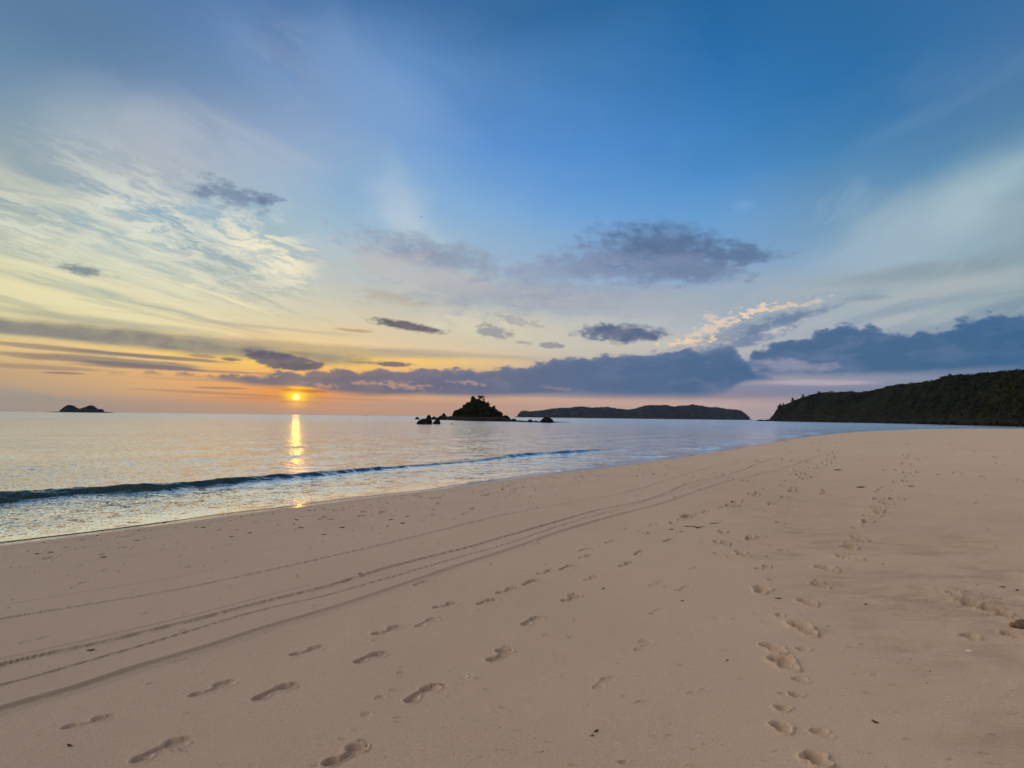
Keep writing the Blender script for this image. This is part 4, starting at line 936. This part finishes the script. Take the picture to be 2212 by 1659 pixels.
#@@OBJ@@
# ------------------------------------------------------------------ small things on the beach
def blob_mesh(name, sx_, sy_, sz_, mat, seed, loc, rz=0, rough=.25, parent=None, tilt=(0, 0)):
    nu_, nv_ = 14, 8; V_ = []
    for i in range(nv_):
        ph = math.pi * i / (nv_ - 1)
        for j in range(nu_):
            th = 2 * math.pi * j / nu_; V_.append((math.sin(ph) * math.cos(th), math.sin(ph) * math.sin(th), math.cos(ph)))
    V_ = np.array(V_); k = 1 + rough * fbm(V_[:, 0] * 1.3 + seed, V_[:, 1] * 1.3 + V_[:, 2], 3, seed); V_ = V_ * k[:, None] * np.array([sx_, sy_, sz_])
    o = mesh_obj(name, V_, grid_faces(nv_, nu_, True), mat, parent, loc=loc); o.rotation_euler = (tilt[0], tilt[1], rz); return o
def leaf_obj(L_, W_, mat, loc, rz, curl, label, cat='leaf', group=None, name='leaf'):
    n_, k_ = 12, 7; t = np.linspace(0, 1, n_); w = W_ * np.sin(np.pi * t ** .8) ** .8 * .5
    V_ = []
    for th_ in (0, .0016):
        for j in np.linspace(-1, 1, k_):
            V_.append(np.stack([(t - .5) * L_, w * j, curl * L_ * (t - .3) ** 2 * .6 + abs(j) * w * .5 + .002 + th_ + .002 * np.sin(9 * t + j)], 1))
    V_ = np.array(V_); nn__ = k_ * n_
    f = np.vstack([grid_faces(k_, n_)[:, ::-1], grid_faces(k_, n_) + nn__])
    o = mesh_obj(name, V_.reshape(-1, 3), f, mat, loc=loc); o.rotation_euler = (0, 0, rz); return tag(o, label, cat, group)
M_DLEAF = simple('dead_leaf', (.035, .025, .018), (.10, .06, .035), 30, .7); M_SHELL = simple('shell', (.62, .58, .52), (.8, .76, .7), 40, .4); M_PEB = simple('pebble', (.05, .045, .042), (.14, .12, .11), 25, .6)
M_WOOD = simple('driftwood', (.12, .085, .06), (.22, .16, .11), 18, .85, 60, .002); M_WEED = simple('weed', (.14, .09, .055), (.28, .19, .12), 20, .9)
def at(X, Y):
    g = ground_hit(X, Y); return float(g[0]), float(g[1]), beach_z(g[0], g[1])
x, y, z = at(197, 1406)
leaf_obj(.05, .019, simple('dark_seed_pod', (.012, .010, .018), (.03, .025, .03), 30, .35), (x, y, z), .35, .25, 'dark curled seed pod lying between the two left tyre tracks', 'seed pod', name='seed_pod')
for X, Y, L_, rz, lb_ in [(1268,618+612,.03,.4,None)]: pass
LV_ = [(778,1241,.045,.2,'small dark leaf beside the upper double tyre track, left of centre'), (1303,1273,.035,.6,'small black leaf on clear sand right of the first barefoot trail'), (2153,1282,.0,0,None),
       (150,1615,.035,-.4,'small dark leaf at the bottom left corner of the sand'), (1451,1144,.07,.1,'dark leaf lying among the trodden prints right of centre'), (1508,1140,.09,-.1,'long brown leaf curled on the sand beyond the footprints'),
       (1810,1016,.25,0,'dark strip of palm leaf on the far sand at right'), (1860,1053,.22,.1,'thin brown leaf left of the far right trail'), (1968,1052,.16,-.2,'dark leaf with upturned edge right of the far right trail'),
       (1288,1582,.028,.7,'tiny dark leaf at the bottom, left of the deep prints'), (1279,1592,.02,.3,'tiny dark leaf just below and left of the other at the bottom'), (1682,1293,.05,-.3,'torn dark leaf beside the deep right-hand prints'),
       (1474,1300,.03,.2,'small dark leaf above the faint prints in the middle'), (2166,1268,.05,-.2,'curled dark leaf above the trodden patch at the right'), (2197,1273,.05,.5,'dark leaf at the right edge above the trodden patch'),
       (1870,1305,.03,.1,'small dark leaf between the right trail and the trodden patch'), (1890,1563,.04,-1.2,'small dark leaf standing on edge at the lower right'), (1571,1428,.02,.2,'tiny dark leaf left of the deepest prints'),
       (2133,1326,.11,-.3,'dark crescent-shaped leaf in the trodden patch at the right'), (1908,1222,.025,.4,'tiny dark leaf right of the right-hand trail')]
for X, Y, L_, rz, lb_ in LV_:
    if lb_: leaf_obj(L_, L_ * .34, M_DLEAF, at(X, Y), rz, .3, lb_, group='dead leaves scattered over the sand')
x, y, z = at(2093, 1404); sh1 = blob_mesh('shell', .020, .011, .006, M_SHELL, 3, (x, y, z + .003), -.5); tag(sh1, 'small white shell below the trodden patch at the right', 'shell')
x, y, z = at(1998, 1287); sh2 = blob_mesh('shell', .014, .009, .006, M_SHELL, 5, (x, y, z + .003), .3); tag(sh2, 'pale shell fragment left of the trodden patch', 'shell')
x, y, z = at(1010, 1463); tag(blob_mesh('shell', .010, .008, .005, M_SHELL, 7, (x, y, z + .002), .3), 'tiny pale shell in the open sand below the middle prints', 'shell')
# husk at the right edge
x, y, z = at(2206, 1357); hk = empty('coconut_husk', (x, y, z)); tag(hk, 'dark brown piece of husk at the right edge of the sand', 'husk')
blob_mesh('shell_piece', .055, .035, .028, M_WOOD, 21, (0, 0, .018), .3, .5, hk); blob_mesh('fibre_tuft', .03, .022, .014, M_WEED, 22, (-.045, .01, .01), .6, .8, hk)
# driftwood sticks
def stick(X, Y, L_, rz, r_, label):
    x, y, z = at(X, Y); pts_ = [((k / 7 - .5) * L_, .03 * L_ * math.sin(k * 1.3), r_ * .7 + .01 * L_ * math.cos(k * 1.9)) for k in range(8)]
    v, f = tube(pts_, [r_ * (1 - .5 * k / 7) for k in range(8)], 7); o = mesh_obj('driftwood_stick', v, f, M_WOOD, loc=(x, y, z)); o.rotation_euler = (0, 0, rz); tag(o, label, 'driftwood', 'sticks washed up on the sand')
stick(1500, 1137, .26, -.15, .006, 'brown driftwood stick among the trodden prints beyond the middle')
stick(1545, 1131, .16, .3, .005, 'thin bent stick right of the brown driftwood beyond the middle')
# brown weed strewn over the trodden patch
wp = []
for _ in range(420):
    t = RNG.uniform(0, 1); X = 2055 + 110 * t + RNG.normal(0, 8); Y = 1272 + 28 * t + RNG.normal(0, 5); g = ground_hit(X, Y); wp.append((g[0], g[1], beach_z(g[0], g[1]) + .003))
for _ in range(80):
    t = RNG.uniform(0, 1); X = 1880 + 140 * t + RNG.normal(0, 14); Y = 1395 + 80 * t + RNG.normal(0, 10); g = ground_hit(X, Y); wp.append((g[0], g[1], beach_z(g[0], g[1]) + .002))
wd = soup('dried_weed', np.array(wp), .002 + .005 * RNG.random(len(wp)) ** 3, M_WEED, up=2.5); tag(wd, 'crumbs of brown dried weed strewn round the trodden patch', 'weed', kind='stuff')
# pebbles along the wet edge
pts_ = [(355,1121),(770,1073),(870,1066),(900,1062),(732,1084),(620,1093),(635,1128),(1268-400,1072),(1195,1043),(1250,1036),(520,1111),(545,1108),(990,1056),(1020,1058),(1050,1052),(1085,1052),(1130,1047),(1155,1049),(1290,1022),
        (700,1094),(680,1097),(830,1078),(450,1130),(380,1135),(300,1140),(210,1150),(160,1156),(95,1165),(1330,1015),(1380,1010),(1420,1006),(930,1070),(960,1066),(1110,1060),(590,1105),(760,1090),(800,1085),(1040,1065),(480,1122),(1210,1050)]
proto = None
for k, (X, Y) in enumerate(pts_):
    x, y, z = at(X, Y + 5); sc_ = .009 + .012 * random.random()
    if proto is None: o = blob_mesh('pebble', 1.3, .9, .6, M_PEB, 31, (x, y, z), 0, .4); proto = o
    else: o = proto.copy(); COL.objects.link(o); o.location = (x, y, z)
    o.scale = (sc_, sc_, sc_); o.rotation_euler = (0, 0, random.uniform(0, 6)); o.location.z = z + sc_ * .3
    tag(o, 'small dark pebble on the damp sand just above the waterline', 'pebble', 'pebbles along the waterline')
# dark scraps a little higher up
proto = None
for k, (X, Y) in enumerate([(440,1140),(512,1145),(650,1140),(700,1155),(224,1204),(110,1193),(640,1124),(775,1115),(690,1123),(500,1160),(540,1152),(820,1110),(880,1115),(845,1122),(936,1101),(1000,1110),(870,1130),(1020,1100),(740,1140),(297,1167),(80,1197)]):
    x, y, z = at(X, Y); L_ = .05 + .05 * random.random()
    if proto is None: proto = leaf_obj(.1, .035, M_DLEAF, (x, y, z), 0, .2, 'scrap of dark weed or leaf lying on the smooth sand left of the tracks', 'scrap', 'dark scraps on the upper left sand', name='weed_scrap'); o = proto
    else: o = proto.copy(); COL.objects.link(o); o.location = (x, y, z)
    o.scale = (L_ / .1,) * 3; o.rotation_euler = (0, 0, random.uniform(-.5, .9))

# the air between the eye and the far islands
bm = bpy.data.meshes.new('haze'); hz0, hz1, hr = -4.5, 160.0, 9800.0
bm.from_pydata([(x_, y_, z_) for z_ in (hz0, hz1) for x_, y_ in ((-hr, -hr), (hr, -hr), (hr, hr), (-hr, hr))], [], [[0, 3, 2, 1], [4, 5, 6, 7], [0, 1, 5, 4], [1, 2, 6, 5], [2, 3, 7, 6], [3, 0, 4, 7]])
hzo = bpy.data.objects.new('haze', bm); COL.objects.link(hzo); tag(hzo, 'thin blue evening haze over the sea and far islands', 'haze', kind='stuff')
mt = bpy.data.materials.new('air'); mt.use_nodes = True; mt.node_tree.nodes.clear()
oo = mt.node_tree.nodes.new('ShaderNodeOutputMaterial'); pv = mt.node_tree.nodes.new('ShaderNodeVolumePrincipled')
pv.inputs['Color'].default_value = (.48, .64, 1.0, 1); pv.inputs['Density'].default_value = 4.5e-5; pv.inputs['Anisotropy'].default_value = .2
mt.node_tree.links.new(pv.outputs[0], oo.inputs['Volume']); bm.materials.append(mt)

# bird high over the sea
def bird(X, Y, r, span):
    d = ray(X, Y); p_ = Vector((0, 0, EYE)) + d * r; b = empty('bird', p_, .6); tag(b, 'tiny dark bird flying high in the middle of the sky', 'bird')
    bm_ = simple('bird_feathers', (.02, .02, .022), (.04, .04, .045), 5, .8)
    blob_mesh('body', span * .13, span * .04, span * .035, bm_, 2, (0, 0, 0), 0, .1, b)
    for s_ in (-1, 1):
        V_ = []; n_ = 8
        for th_ in (0, .012):
            for t in np.linspace(0, 1, n_):
                cz = span * (.10 * math.sin(t * 2.2) - .02 * t + th_); cx_ = -span * .10 * t ** 2
                for e_ in (1, -1): V_.append((cx_ + e_ * span * .055 * (1 - t * .75), s_ * span * (.02 + .5 * t), cz))
        f = [[2 * k, 2 * k + 2, 2 * k + 3, 2 * k + 1] for k in range(n_ - 1)]; f += [[q_ + 2 * n_ for q_ in g_[::-1]] for g_ in f]
        mesh_obj('wing', V_, f, bm_, b)
bird(910, 469.5, 120, 1.0)
# fishing boat on the horizon
d = ray(790, hy(790) - .3); bx, by = d.x * 2600 / math.hypot(d.x, d.y), d.y * 2600 / math.hypot(d.x, d.y)
bt = empty('fishing_boat', (bx, by, 0), .2); tag(bt, 'tiny pale fishing boat on the horizon right of the sun', 'boat')
M_HULL = simple('boat_paint', (.5, .48, .45), (.6, .58, .54), 1, .5)
n_ = 14; V_ = []
for t in np.linspace(-1, 1, n_):
    w_ = 1.3 * (1 - abs(t) ** 2.5) + .02; hh = 1.2 + .5 * t * t
    V_ += [(t * 6, -w_, hh), (t * 6 * .92, -w_ * .6, -.3), (t * 6 * .92, w_ * .6, -.3), (t * 6, w_, hh)]
mesh_obj('hull', V_, np.vstack([grid_faces(n_, 4, True)]), M_HULL, bt)
v, f = tube([(0, 0, .8), (0, 0, 3.4)], [.9, .8], 4); mesh_obj('cabin', v, f, M_HULL, bt, smooth=False)
for s_ in (-1, 1):
    v, f = tube([(-4, s_ * 3.6, .25), (0, s_ * 3.6, .1), (4, s_ * 3.6, .25)], [.12, .14, .12], 6); mesh_obj('outrigger', v, f, M_HULL, bt)
